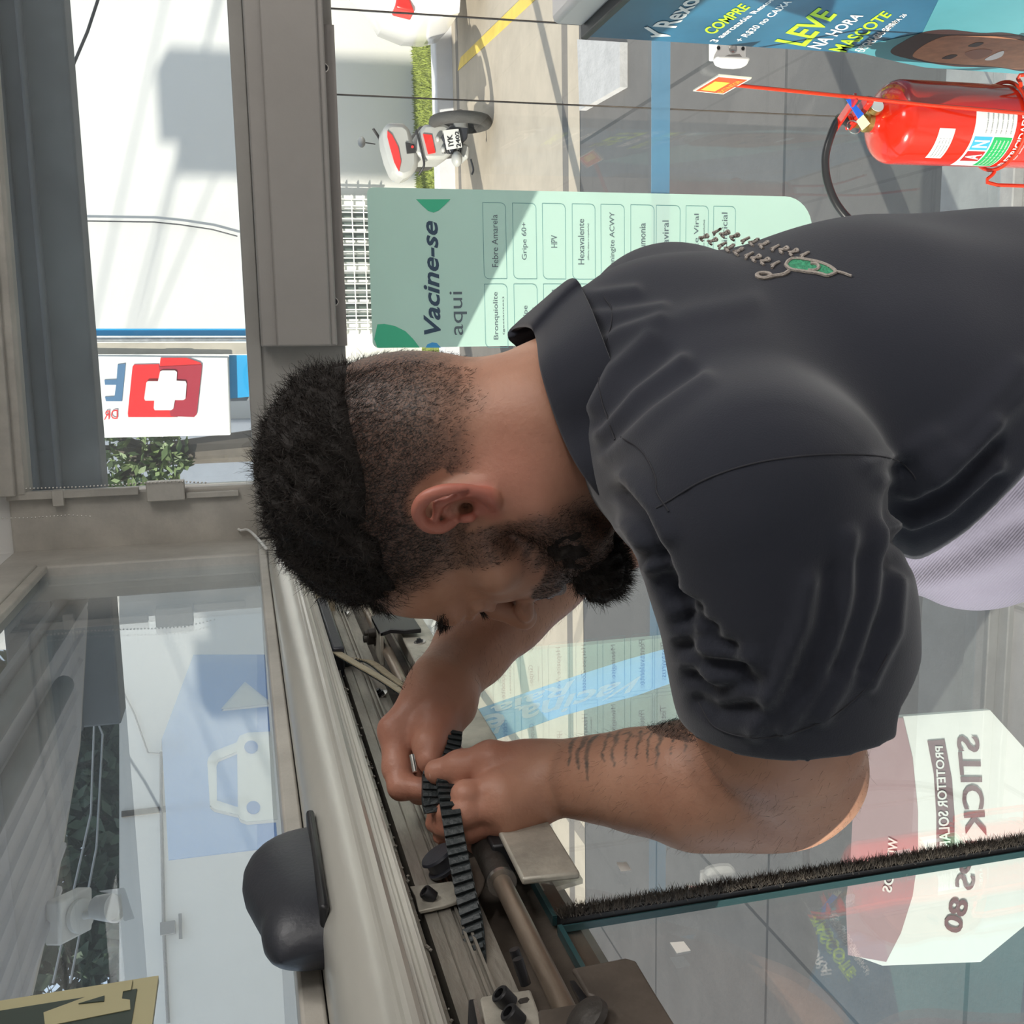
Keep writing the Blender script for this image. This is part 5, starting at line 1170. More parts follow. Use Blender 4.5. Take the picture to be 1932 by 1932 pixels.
def skin_solid(fd, hand=True):
    # head
    e = fd.ell
    e(H(0, -.012, .055), HA, (.077, .104, .082), 0)
    e(H(0, .040, .050), HA, (.064, .058, .060), .02)
    e(H(0, -.045, .02), HA, (.066, .062, .06), .02)
    fd.cone(H(-.036, .083, .036), H(.036, .083, .036), .013, .013, .012)
    fd.cone(H(0, .095, .040), H(0, .070, .085), .010, .016, .02)
    e(H(0, .048, -.015), HA, (.058, .052, .055), .02)
    e(H(0, .045, -.066), HA, (.050, .047, .042), .02)
    for s_ in (-1, 1):
        fd.cone(H(s_*.055, .052, -.012), H(s_*.060, .02, -.006), .016, .014, .015)
        fd.chain([H(s_*.058, -.002, -.03), H(s_*.056, .008, -.060), H(s_*.040, .048, -.088), H(s_*.014, .078, -.098)], [.017, .019, .020, .020], .014)
        e(H(s_*.034, .098, .012), HA, (.017, .010, .012), .008, 'cut')
        e(H(s_*.032, .078, .012), HA, (.0135, .0135, .0125), .003)
        fd.chain([H(s_*.018, .090, .020), H(s_*.033, .0925, .022), H(s_*.045, .083, .014)], [.003, .0032, .003], .004)
        fd.chain([H(s_*.018, .088, .006), H(s_*.033, .089, .003), H(s_*.045, .081, .008)], [.0025, .0028, .0025], .004)
    fd.chain([H(0, .092, .026), H(0, .104, .004), H(0, .117, -.020)], [.0085, .0085, .0115], .008)
    for s_ in (-1, 1): e(H(s_*.012, .106, -.024), HA, (.009, .011, .008), .006)
    e(H(0, .086, -.045), HA, (.026, .016, .020), .012)
    fd.chain([H(-.020, .092, -.052), H(0, .101, -.050), H(.020, .092, -.052)], [.003, .0045, .003], .004)
    fd.chain([H(-.019, .090, -.060), H(0, .099, -.061), H(.019, .090, -.060)], [.003, .0052, .003], .004)
    # neck
    fd.chain([H(0, -.030, -.01), H(0, -.028, -.07), NK, NK + [.012, .075, .0]], [.060, .060, .066, .085], .025)
    fd.cone(H(0, .035, -.075), NK + [-.035, .03, -.01], .032, .040, .03)
    fd.cone(H(.052, -.01, -.03), NK + [-.03, .045, -.04], .018, .022, .03)   # neck muscle
    # ears
    for s_ in (-1, 1):
        E = lambda y, z, x=0: H(s_*(.0755 + x*.9), (y*.80-.0085)/1.0, (z*.84-.004) if z > 0 else z*.92-.004)
        e(E(-.004, .0, -.004), HA, (.011, .016, .026), .006)
        rim = [E(.010, .012, .002), E(.013, .026, .006), E(.006, .038, .011), E(-.008, .041, .015), E(-.019, .033, .018), E(-.023, .018, .019), E(-.021, .002, .017), E(-.014, -.014, .012), E(-.004, -.026, .007), E(.004, -.027, .003)]
        fd.chain([p_ for p_ in smooth_path(rim, 3)], list(np.interp(np.linspace(0, 9, 28), range(10), [.0035, .0040, .0042, .0044, .0045, .0045, .0042, .0042, .0058, .0046])), .003)
        fd.chain([E(.002, .028, .007), E(-.010, .022, .010), E(-.012, .006, .010), E(-.006, -.010, .007)], [.003, .0038, .0038, .0036], .0035)
        e(E(.000, .004, .012), HA, (.011, .0085, .013), .003, 'cut')
        e(E(.003, .000, .003), HA, (.013, .0042, .0055), .002, 'cut')
        fd.cone(E(.0095, .004, .006), E(.010, -.003, .006), .0036, .0036, .003)
        e(E(-.017, .010, .018), HA, (.004, .003, .016), .002, 'cut')
    # arms
    fd.chain(larm, [.062, .055, .053, .047, .044], .02)
    fd.chain(lfor, [.043, .046, .0455, .037, .0305, .0262, .026], .018)
    fd.cone(KC(1545, 1478, .755), KC(1485, 1500, .757), .020, .026, .03)
    fd.chain(rarm, [.062, .052, .044], .02)
    fd.chain(rfor, [.044, .047, .043, .034, .0275, .027], .018)
def left_hand(fd):
    q = lambda x, y, t: KC(x, y, t)
    w = q(1035, 1468, .863)
    mcp = [q(944, 1488, .840), q(946, 1520, .834), q(956, 1550, .840), q(968, 1574, .852)]
    for m_, r_ in zip(mcp, (.0165, .0165, .0155, .014)): fd.cone(w, m_, .022, r_, .014)
    fd.cone(w, q(985, 1440, .870), .021, .017, .014)
    fing = [[mcp[0], q(880, 1500, .834), q(858, 1506, .862), q(850, 1488, .880)],
            [mcp[1], q(876, 1532, .830), q(842, 1534, .856), q(824, 1528, .872)],
            [mcp[2], q(884, 1562, .838), q(840, 1558, .858), q(820, 1553, .868)],
            [mcp[3], q(905, 1586, .854), q(862, 1582, .868), q(832, 1578, .872)]]
    for f_, s_ in zip(fing, (1, 1.03, .97, .86)):
        fd.chain(f_, [.0125*s_, .0112*s_, .0095*s_, .0082*s_], .005)
        fd.ell(f_[1] + [0, 0, -.003], np.eye(3), (.0105*s_, .0105*s_, .010*s_), .006)
    fd.chain([q(1010, 1445, .868), q(925, 1434, .860), q(868, 1447, .862), q(824, 1456, .864)], [.019, .0150, .0118, .0105], .008)
    fd.ell(q(868, 1447, .861), np.eye(3), (.0128, .0128, .0122), .006)
    # web between thumb and index
    fd.cone(q(960, 1452, .862), q(930, 1478, .850), .012, .010, .012)
def right_hand(fd):
    q = lambda x, y, t: KC(x, y, t)
    w = q(832, 1305, .945)
    mcp = [q(745, 1378, .922), q(768, 1372, .945), q(795, 1362, .962), q(822, 1352, .975)]
    for m_, r_ in zip(mcp, (.0155, .0155, .0145, .013)): fd.cone(w, m_, .0235, r_, .016)
    fing = [[mcp[0], q(750, 1448, .905), q(757, 1484, .892), q(800, 1490, .884)],
            [mcp[1], q(775, 1465, .925), q(792, 1492, .912), q(818, 1492, .898)],
            [mcp[2], q(805, 1448, .948), q(828, 1470, .935), q(842, 1452, .915)],
            [mcp[3], q(842, 1420, .962), q(856, 1425, .945), q(850, 1400, .925)]]
    for f_, s_ in zip(fing, (1.05, 1.03, .97, .86)):
        fd.chain(f_, [.0130*s_, .0122*s_, .0105*s_, .0088*s_], .006)
    fd.chain([q(850, 1322, .938), q(823, 1368, .916), q(811, 1405, .898), q(811, 1434, .886)], [.0225, .0168, .0130, .0112], .010)
    fd.ell(q(811, 1405, .897), np.eye(3), (.0142, .0132, .0128), .006)
    fd.cone(q(862, 1345, .940), q(848, 1372, .932), .013, .010, .012)
    fd.cone(q(790, 1380, .918), q(765, 1395, .920), .010, .010, .012)

def bbox(pts, m):
    P_ = np.array(pts); return P_.min(0)-m, P_.max(0)+m
parts_VF = []
fd = Field(*bbox([H(0, .14, .15), H(0, -.13, -.11), H(.1, 0, 0), H(-.1, 0, 0), NK + [0, .09, 0]], .022), .0017); skin_solid(fd)
headV, headF = fd.mesh(); headV = relax(headV, headF, 1, .4); parts_VF.append((headV, headF, 0))
fd = Field(*bbox(lfor + [KC(1472, 1330, .69), KC(1600, 1530, .76)], .052), .0024); skin_solid(fd)
# leave the hand end to the finer grid
V_, F_ = fd.mesh(); V_ = relax(V_, F_, 1, .4)
parts_VF.append((V_, F_, 1))
fd = Field(*bbox(rfor + [KC(1120, 1010, 1.07)], .052), .0026); skin_solid(fd); V_, F_ = fd.mesh(); V_ = relax(V_, F_, 1, .4); parts_VF.append((V_, F_, 2))
def hand_mesh(fn, pts, fore, rs):
    fd = Field(*bbox(pts, .024), .00115); fd.chain(fore, rs, .018); fn(fd)
    V_, F_ = fd.mesh(); return relax(V_, F_, 1, .35), F_
V_, F_ = hand_mesh(left_hand, [KC(1075, 1400, .86), KC(1085, 1535, .86), KC(815, 1450, .83), KC(830, 1600, .88)], lfor[3:], [.037, .0305, .0262, .026]); parts_VF.append((V_, F_, 3))
V_, F_ = hand_mesh(right_hand, [KC(900, 1255, .97), KC(770, 1265, .97), KC(722, 1380, .92), KC(870, 1500, .88), KC(800, 1490, .97)], rfor[3:], [.034, .0275, .027]); parts_VF.append((V_, F_, 4))

# cut each block where the finer one takes over (plane across the wrist)
def cut_plane(V_, F_, c, n, keep):
    s_ = (V_ - c) @ n; ok = (s_ < 0) if keep < 0 else (s_ > 0); m = ok[F_].all(1); F_ = F_[m]
    u_ = np.unique(F_); r_ = np.full(len(V_), -1); r_[u_] = np.arange(len(u_)); return V_[u_], r_[F_]
nL = _n(lfor[5]-lfor[4]); nR = _n(rfor[4]-rfor[3])
cL = lfor[5]*.45 + lfor[4]*.55; cR = rfor[4]*.9 + rfor[3]*.1
parts_VF[1] = (*cut_plane(*parts_VF[1][:2], cL + nL*.006, nL, -1), 1)
parts_VF[3] = (*cut_plane(*parts_VF[3][:2], cL - nL*.004, nL, 1), 3)
parts_VF[2] = (*cut_plane(*parts_VF[2][:2], cR + nR*.006, nR, -1), 2)
parts_VF[4] = (*cut_plane(*parts_VF[4][:2], cR - nR*.004, nR, 1), 4)

# attributes: stubble density, redness, tattoo
def noise3(P_, sc, seed=0):
    """cheap value noise from sines"""
    r_ = np.random.default_rng(seed); out = np.zeros(len(P_))
    for i in range(7):
        k = r_.normal(size=3)*sc; out += np.sin(P_ @ k + r_.uniform(0, 6.28))
    return out/7**.5
allV = []; allF = []; stub = []; red = []; tat = []; off = 0
def seg_d(P2, a, b):
    a = np.array(a, float); b = np.array(b, float); ba = b-a; t = np.clip(((P2-a) @ ba)/(ba @ ba), 0, 1); return np.linalg.norm(P2-a-t[:, None]*ba, axis=1)
# tattoo strokes on the outer forearm: coordinates (along elbow->wrist 0..1, around in radians)
def arm_coords(V_):
    a, b = lfor[1], lfor[5]; ax = _n(b-a); s_ = ((V_-a) @ ax)/np.linalg.norm(b-a)
    c = a + ax*((V_-a) @ ax)[:, None]; r_ = V_-c; zf = _n(np.array([0, 0, -1.]) - ax*(-ax[2])); yf = np.cross(ax, zf)
    return s_, np.arctan2(r_ @ yf, r_ @ zf)
def head_local(V_):
    q = (V_-HO) @ HA.T; q[:, 1] /= 1.09; z = q[:, 2]-.008; q[:, 2] = np.where(z < 0, z/.87, z/.975); return q
for V_, F_, k in parts_VF:
    n = len(V_); s_ = np.zeros(n); r_ = np.zeros(n); t_ = np.zeros(n)
    if k == 0:
        X_, Y_, Z_ = head_local(V_).T
        nz = noise3(V_, 160, 3)*.006
        # fade: dark above the temple line, thinning down to the nape
        line = .006 + .080*sstep(.02, .06, Y_) - .018*sstep(-.02, -.08, Y_)
        s_ = sstep(line-.040, line+.030, Z_+nz)
        s_ *= 1 - sstep(.060, .082, Y_ - .12*(Z_-.06))*(Z_ < .10)           # bare forehead
        s_ = np.where((Y_ > .045) & (Z_ < .085), s_*sstep(.070, .052, Y_+nz), s_)
        # sideburn and beard
        sb_ = sstep(.005, .014, Y_)*sstep(.046, .036, Y_)*sstep(.05, .03, Z_)*sstep(-.09, -.06, Z_)*.7
        jaw = -.050 - .28*(Y_-.01)
        bd_ = sstep(.0, .03, Y_)*sstep(jaw+.030, jaw+.008, Z_ + nz)*sstep(-.14, -.10, Z_)
        mo_ = sstep(.070, .085, Y_)*sstep(-.034, -.040, Z_+nz*.4)*.85
        s_ = np.maximum.reduce([s_, sb_, bd_*.95, mo_]) * (1 - .9*(np.abs(X_) > .070)*sstep(1.25, .85, ((Y_+.012)/.024)**2 + (Z_/.040)**2))
        ear = (np.abs(X_) > .0775) & (np.abs(Z_) < .045) & (Y_ > -.04) & (Y_ < .014); s_[ear] = 0
        r_ += .85*sstep(.074, .082, np.abs(X_))*sstep(-.036, -.026, Z_)*(Y_ > -.045)*(Y_ < .02)
        r_ += .5*np.exp(-((Z_+.05)**2/.002 + (Y_+.02)**2/.002))*(X_ > 0)
    if k in (3, 4): r_ = .35*sstep(.004, .06, (V_-(cL if k == 3 else cR)) @ (nL if k == 3 else nR))
    if k == 1:
        sa, an = arm_coords(V_); t_ = np.zeros(n)
        P2 = np.stack([sa*.25, an*.040], 1)      # metres along / around
        rt = np.random.default_rng(5)
        for i in range(11):
            x0_ = .215 - i*.0165 - (.006 if i > 2 else 0); L_ = (.034, .036, .044, .030, .032, .030, .026, .028, .03, .022, .02)[i]; w_ = (.0030, .0034, .0034, .0022, .0024, .0016, .0016, .0018, .0022, .0012, .0012)[i]
            p_ = np.array([x0_+.004, .0]); y0_ = .058 - .001*i
            pts_ = [(x0_ - .0035*j*.6 + rt.uniform(-.0028, .0028), y0_ - L_*j/5) for j in range(6)]
            for j in range(5): t_ = np.maximum(t_, sstep(w_*(1.7-.22*j), w_*(.9-.12*j), seg_d(P2, pts_[j], pts_[j+1])))
            if 2 < i < 9: t_ = np.maximum(t_, sstep(.0014, .0006, seg_d(P2, pts_[1], (pts_[1][0]-.014, y0_-.002-.006*(i % 2)))))
        t_ *= .75 + .2*noise3(V_, 500, 9)
    allV.append(V_); allF.append(F_+off); off += n; stub.append(s_); red.append(r_); tat.append(t_)
# trunk under the clothes closes the figure
fd = Field(*bbox([LSH, RSH, NK, [.15, .62, .95], [.0, .62, .8]], .10), .008); 
def trunk(fd, g=0.0, k=.05):
    fd.chain([np.array([.090, .175, .845]), np.array([.106, .30, .865]), np.array([.115, .43, .880]), np.array([.128, .56, .895])], [.102+g, .108+g, .108+g, .108+g], k, L=TL_, sL=1.36)
    fd.cone(LSH, NK + [.02, .06, 0], .058+g, .06+g, .06); fd.cone(RSH, NK + [.03, .06, .02], .058+g, .06+g, .06)
trunk(fd, -.028); V_, F_ = fd.mesh(); n = len(V_); allV.append(V_); allF.append(F_+off); stub.append(np.zeros(n)); red.append(np.zeros(n)); tat.append(np.zeros(n))
BV, BF = np.concatenate(allV), np.concatenate(allF)

# ---- skin material ------------------------------------------------------
m_skin = nmat('skin', (.40, .20, .13), .48, 0, 0, 5, 0, 5, sss=.12)
nt = m_skin.node_tree; b = nt.nodes['Principled BSDF']
def attr(nm): a = nt.nodes.new('ShaderNodeAttribute'); a.attribute_name = nm; return a.outputs['Fac']
def mixc(fac, c1, c2, mode='MIX'):
    m = nt.nodes.new('ShaderNodeMixRGB'); m.blend_type = mode
    for i, q in ((0, fac), (1, c1), (2, c2)):
        if isinstance(q, (tuple, float)): m.inputs[i].default_value = q if isinstance(q, float) else (*q, 1)
        else: nt.links.new(q, m.inputs[i])
    return m.outputs[0]
tc = nt.nodes.new('ShaderNodeTexCoord')
def nz(scale, det=5, lo=.4, hi=.65, c0=(0, 0, 0), c1=(1, 1, 1)):
    n = nt.nodes.new('ShaderNodeTexNoise'); n.inputs['Scale'].default_value = scale; n.inputs['Detail'].default_value = det
    nt.links.new(tc.outputs['Object'], n.inputs['Vector']); cr = nt.nodes.new('ShaderNodeValToRGB'); cr.color_ramp.elements[0].position = lo; cr.color_ramp.elements[1].position = hi
    cr.color_ramp.elements[0].color = (*c0, 1); cr.color_ramp.elements[1].color = (*c1, 1); nt.links.new(n.outputs['Fac'], cr.inputs[0]); return cr.outputs[0], n.outputs['Fac']
col = mixc(nz(22, 6)[0], (.44, .235, .155), (.37, .185, .12))
col = mixc(attr('redness'), col, (.42, .14, .10))
col = mixc(attr('tattoo'), col, (.085, .075, .065))
sp, spf = nz(620, 2, .38, .62)
mm = nt.nodes.new('ShaderNodeMath'); mm.operation = 'MULTIPLY_ADD'; nt.links.new(sp, mm.inputs[0]); mm.inputs[1].default_value = .35; mm.inputs[2].default_value = .65
m3_ = nt.nodes.new('ShaderNodeMath'); m3_.operation = 'MULTIPLY'; nt.links.new(mm.outputs[0], m3_.inputs[0]); nt.links.new(attr('stubble'), m3_.inputs[1])
col = mixc(m3_.outputs[0], col, (.045, .032, .028))
nt.links.new(col, b.inputs['Base Color'])
bp = nt.nodes.new('ShaderNodeBump'); bp.inputs['Strength'].default_value = .22; bp.inputs['Distance'].default_value = .002
nt.links.new(nz(260, 5)[1], bp.inputs['Height']); nt.links.new(bp.outputs[0], b.inputs['Normal'])

per = thing('person', 'bearded man in a dark polo shirt and lilac trousers bending over the door track', 'person', to_world(np.array([.15, .85, .95])))
mesh_obj('body', to_world(BV), BF, m_skin, per, {'stubble': np.concatenate(stub), 'redness': np.concatenate(red), 'tattoo': np.concatenate(tat)})
m_nail = nmat('finger_nail', (.50, .30, .24), .3)
def nail(c, ax, up, L, w):
    c, ax, up = np.array(c), _n(ax), _n(up); sd_ = np.cross(ax, up); V_ = []; F_ = []
    for i in range(7):
        for j in range(7):
            a_, b_ = (i/3-1), (j/3-1); V_.append(to_world(c + ax*a_*L*(1-.12*b_*b_) + sd_*b_*w*(1-.12*abs(a_)) + up*(-.0022*b_*b_ - .0008*a_*a_)))
    for i in range(6):
        for j in range(6): F_.append((i*7+j, i*7+j+1, (i+1)*7+j+1, (i+1)*7+j))
    return mesh_obj('finger_nail', V_, F_, m_nail, per)
ta, tb = KC(868, 1447, .862), KC(824, 1456, .864); nail(tb + np.array([0, 0, -.0104]) - _n(tb-ta)*.0005, tb-ta, np.array([0, 0, -1.]), .0062, .0058)

# ---- hair and beard -----------------------------------------------------
m_hair = nmat('dark_hair', (.018, .014, .012), .6, 0, 0, 5, spec=.22)
fd = Field(*bbox([H(0, .14, .18), H(0, -.13, 0), H(.1, 0, 0), H(-.1, 0, 0)], .03), .0022)
fd.ell(H(0, -.012, .055), HA, (.077, .104, .082), 0); fd.ell(H(0, .040, .050), HA, (.064, .058, .060), .02)
V_, F_ = fd.mesh(); V_ = relax(V_, F_, 2); N_ = vnormals(V_, F_); Hl = head_local(V_); X_, Y_, Z_ = Hl.T
nzl = noise3(V_, 120, 6)*.006
front = sstep(.052, .066, Y_)*sstep(.112, .100, Z_+nzl*.5)
thick = -.006 + .032*sstep(.045, .135, Z_ + nzl)*(1-.45*sstep(.03, .08, Y_)) - .03*front
V_ = V_ + N_*thick[:, None]; V_ = relax(V_, F_, 2); N_ = vnormals(V_, F_); amp = sstep(.0, .012, thick)
V_ = V_ + N_*(amp*(noise3(V_, 130, 1)*.0030 + noise3(V_, 320, 2)*.0018))[:, None]
m_ = (thick > -.004)[F_].all(1); F_ = F_[m_]; u_ = np.unique(F_); rm_ = np.full(len(V_), -1); rm_[u_] = np.arange(len(u_)); V_ = V_[u_]; F_ = rm_[F_]; thk = thick[u_]
# tuck the rim under the scalp
hairV, hairF, hairN = V_, F_, vnormals(V_, F_)
hair = mesh_obj('hair', to_world(V_), F_, m_hair, per)
def strands(P0, D0, L_, curl, w, mat, name, parent, seg=4, seed=1):
    r_ = np.random.default_rng(seed); n = len(P0); D_ = D0.copy(); pts = [P0]; side = np.cross(D0, r_.normal(size=(n, 3))); side /= np.linalg.norm(side, axis=1)[:, None]+1e-9
    cd = np.cross(D0, side)
    for i in range(seg):
        a_ = curl*(i+1)/seg
        d_ = D_*np.cos(a_)[:, None] + cd*np.sin(a_)[:, None]; pts.append(pts[-1] + d_*(L_/seg)[:, None])
    V2 = []; 
    for i in range(seg+1):
        ww = w*(1-.75*i/seg); V2 += [pts[i]-side*ww/2, pts[i]+side*ww/2]
    V2 = np.stack(V2, 1).reshape(-1, 3); k = 2*(seg+1); base = (np.arange(n)*k)[:, None]
    F2 = np.concatenate([base + np.array([2*i, 2*i+1, 2*i+3, 2*i+2]) for i in range(seg)])
    return mesh_obj(name, to_world(V2), F2, mat, parent, smooth=False)
r_ = np.random.default_rng(11)
def pick(V_, N_, wgt, n): 
    p_ = wgt/wgt.sum(); i_ = r_.choice(len(V_), n, p=p_); return V_[i_] + r_.normal(size=(n, 3))*.0008, N_[i_]
Hl = head_local(hairV); P0, N0 = pick(hairV, hairN, sstep(-.002, .010, thk)+.30, 21000)
T0 = np.tile(-HF, (len(P0), 1)) + r_.normal(size=(len(P0), 3))*.9; D0 = N0*.55 + T0*.35; D0 /= np.linalg.norm(D0, axis=1)[:, None]
L0 = r_.uniform(.006, .017, len(P0)); strands(P0 - N0*.001, D0, L0, r_.uniform(.4, 3.2, len(P0)), .0005, m_hair, 'hair_strands', hair, 6)['kind'] = 'stuff'
# short clipped hair of the fade
hN = vnormals(headV, headF); Hl = head_local(headV); sA = stub[0]
w_ = np.where((sA > .12), sA**.8, 0)*(np.abs(Hl[:, 0]) > .02)
P0, N0 = pick(headV, hN, w_+1e-9, 42000); 
bdown = np.where(head_local(P0)[:, 1:2] > .005, 1., 1.)
T0 = -HU*bdown*.9 + r_.normal(size=(len(P0), 3))*.35 - HF*.25; T0 = T0 - N0*(T0*N0).sum(1)[:, None]; D0 = N0*.35 + T0; D0 /= np.linalg.norm(D0, axis=1)[:, None]
zz2 = head_local(P0)[:, 2]; L0 = .0022 + .0070*sstep(.01, .09, zz2) + r_.uniform(0, .002, len(P0))
clip = strands(P0, D0, L0, r_.uniform(-.4, .4, len(P0)), .00034, m_hair, 'clipped_hair', per, 2, 5); clip['kind'] = 'stuff'
# beard
fd = Field(*bbox([H(0, .14, -.02), H(0, -.02, -.15), H(.08, 0, 0), H(-.08, 0, 0)], .02), .0022)
for s_ in (-1, 1): fd.chain([H(s_*.056, .022, -.062), H(s_*.048, .045, -.082), H(s_*.026, .078, -.100)], [.010, .015, .019], .015)
fd.chain([H(-.02, .086, -.102), H(.02, .086, -.102)], [.022, .022], .012); fd.ell(H(0, .090, -.110), HA, (.024, .018, .016), .015)
fd.ell(H(0, .100, -.058), HA, (.022, .014, .012), .008, 'cut')
V_, F_ = fd.mesh(); N_ = vnormals(V_, F_); V_ = V_ + N_*(noise3(V_, 300, 4)*.0016)[:, None]
beard = mesh_obj('beard', to_world(V_), F_, m_hair, per)
N_ = vnormals(V_, F_); P0, N0 = pick(V_, N_, np.ones(len(V_)), 9000)
D0 = N0*.7 + HF*.25 - HU*.55 + r_.normal(size=(len(P0), 3))*.35; D0 /= np.linalg.norm(D0, axis=1)[:, None]
strands(P0, D0, r_.uniform(.004, .011, len(P0)), r_.uniform(-1.2, 1.2, len(P0)), .00042, m_hair, 'beard_strands', beard, 4, 8)['kind'] = 'stuff'
# eyebrows
for s_ in (-1, 1):
    n = 420; t_ = r_.uniform(0, 1, n); P0 = np.array([H(s_*(.016+.036*t), .097-.016*t*t, .040+.006*math.sin(t*3)) for t in t_]) + r_.normal(size=(n, 3))*.0022
    D0 = np.tile(HL*s_*.8 + HF*.5 + HU*.2, (n, 1)) + r_.normal(size=(n, 3))*.3; D0 /= np.linalg.norm(D0, axis=1)[:, None]
    strands(P0, D0, r_.uniform(.005, .009, n), r_.uniform(-.5, .5, n), .0005, m_hair, 'eyebrow', per, 3, 20+s_)
    n = 60; P0 = np.array([H(s_*(.022+.022*t), .0955-.01*t, .012) for t in r_.uniform(0, 1, n)]); D0 = np.tile(HF - HU*.35, (n, 1)) + r_.normal(size=(n, 3))*.12; D0 /= np.linalg.norm(D0, axis=1)[:, None]
    strands(P0, D0, r_.uniform(.006, .010, n), r_.uniform(-.6, 0, n), .0005, m_hair, 'eyelashes', per, 3, 30+s_)
# forearm hair
m_fh = nmat('brown_body_hair', (.06, .035, .022), .5)
for k, (V_, F_, kk) in enumerate((parts_VF[1], parts_VF[2])):
    N_ = vnormals(V_, F_); P0, N0 = pick(V_, N_, np.ones(len(V_)), 3500); ax = _n(lfor[5]-lfor[1]) if k == 0 else _n(rfor[4]-rfor[0])
    T0 = ax*.8 + np.cross(N0, ax)*.6 + r_.normal(size=(len(P0), 3))*.3; D0 = N0*.35 + T0; D0 /= np.linalg.norm(D0, axis=1)[:, None]
    strands(P0, D0, r_.uniform(.004, .009, len(P0)), r_.uniform(-.6, .6, len(P0)), .00016, m_fh, 'arm_hair', per, 3, 40+k)['kind'] = 'stuff'

# ---- clothes ------------------------------------------------------------
m_shirt = bpy.data.materials.new('dark_slate_cotton'); m_shirt.use_nodes = True; nt = m_shirt.node_tree; b = nt.nodes['Principled BSDF']
b.inputs['Roughness'].default_value = .85; b.inputs['Sheen Weight'].default_value = .25; b.inputs['Specular IOR Level'].default_value = .2
tc = nt.nodes.new('ShaderNodeTexCoord')
c0, _ = nz(6, 5, .3, .7, (.015, .017, .026), (.022, .024, .035)); nt.links.new(c0, b.inputs['Base Color'])
bp = nt.nodes.new('ShaderNodeBump'); bp.inputs['Strength'].default_value = .12; bp.inputs['Distance'].default_value = .002; nt.links.new(nz(900, 2)[1], bp.inputs['Height']); nt.links.new(bp.outputs[0], b.inputs['Normal'])
SE = KC(1498, 1338, .697)          # sleeve end
sl_ax = _n(SE - LSH)
fd = Field([-.20, .0, .55], [.34, .70, 1.13], .0033)
trunk(fd, .016, .05)
fd.chain([LSH + [0, .0, 0], KC(1478, 1150, .672), KC(1492, 1290, .69), SE + sl_ax*.05], [.077, .071, .070, .066], .035)
fd.chain([RSH, np.array([.10, .22, 1.06]), np.array([.0, .27, 1.09])], [.078, .073, .066], .035)
# droop of cloth under the sleeve
fd.cone(KC(1510, 1150, .68), KC(1540, 1250, .69), .056, .050, .03)
V_ = None
sl, g = fd.sub(fd.lo, fd.lo + fd.h*(fd.n-1))
# open the sleeve: plane cut, then hollow
def plane_cut(fd, c, n, near=None, rad=.2):
    d_ = ((g[0]-c[0])*n[0] + (g[1]-c[1])*n[1] + (g[2]-c[2])*n[2]).astype(np.float32)
    if near is not None:
        rr_ = np.sqrt((g[0]-near[0])**2 + (g[1]-near[1])**2 + (g[2]-near[2])**2) - rad; d_ = np.minimum(d_, -rr_.astype(np.float32))
    fd.d = np.maximum(fd.d, d_)
hemn = _n(sl_ax + np.array([-.15, -.12, 0]))
plane_cut(fd, SE, hemn, SE + sl_ax*.06, .13)
fd.cone(SE - sl_ax*.07, SE + sl_ax*.08, .058, .060, .0, 'cut'); fd.cone(KC(1540, 1225, .685), KC(1560, 1300, .69), .050, .046, .0, 'cut')
# neck opening
fd.chain([NK + [-.012, -.08, 0], NK + [0, .0, 0], NK + [.006, .035, 0]], [.10, .080, .060], .004, 'cut')
# front hem, slanting; and bottom
n1 = _n(np.array([-.62, .78, 0.])); c1 = KC(1738, 1048, .78)
plane_cut(fd, c1, n1, np.array([-.05, .50, .80]), .32)
V_, F_ = fd.mesh(); V_ = relax(V_, F_, 4); N_ = vnormals(V_, F_)
# folds: ridges laid on the cloth along given strokes (amplitude, width)
def px_of(V_): return np.stack([966 + FOC*V_[:, 1]/V_[:, 2], 966 - FOC*V_[:, 0]/V_[:, 2]], 1)
SHV, SHF = V_, F_
folds = []
def fold(pts, amp, wid): folds.append(([KC(*p) for p in pts], amp, wid))
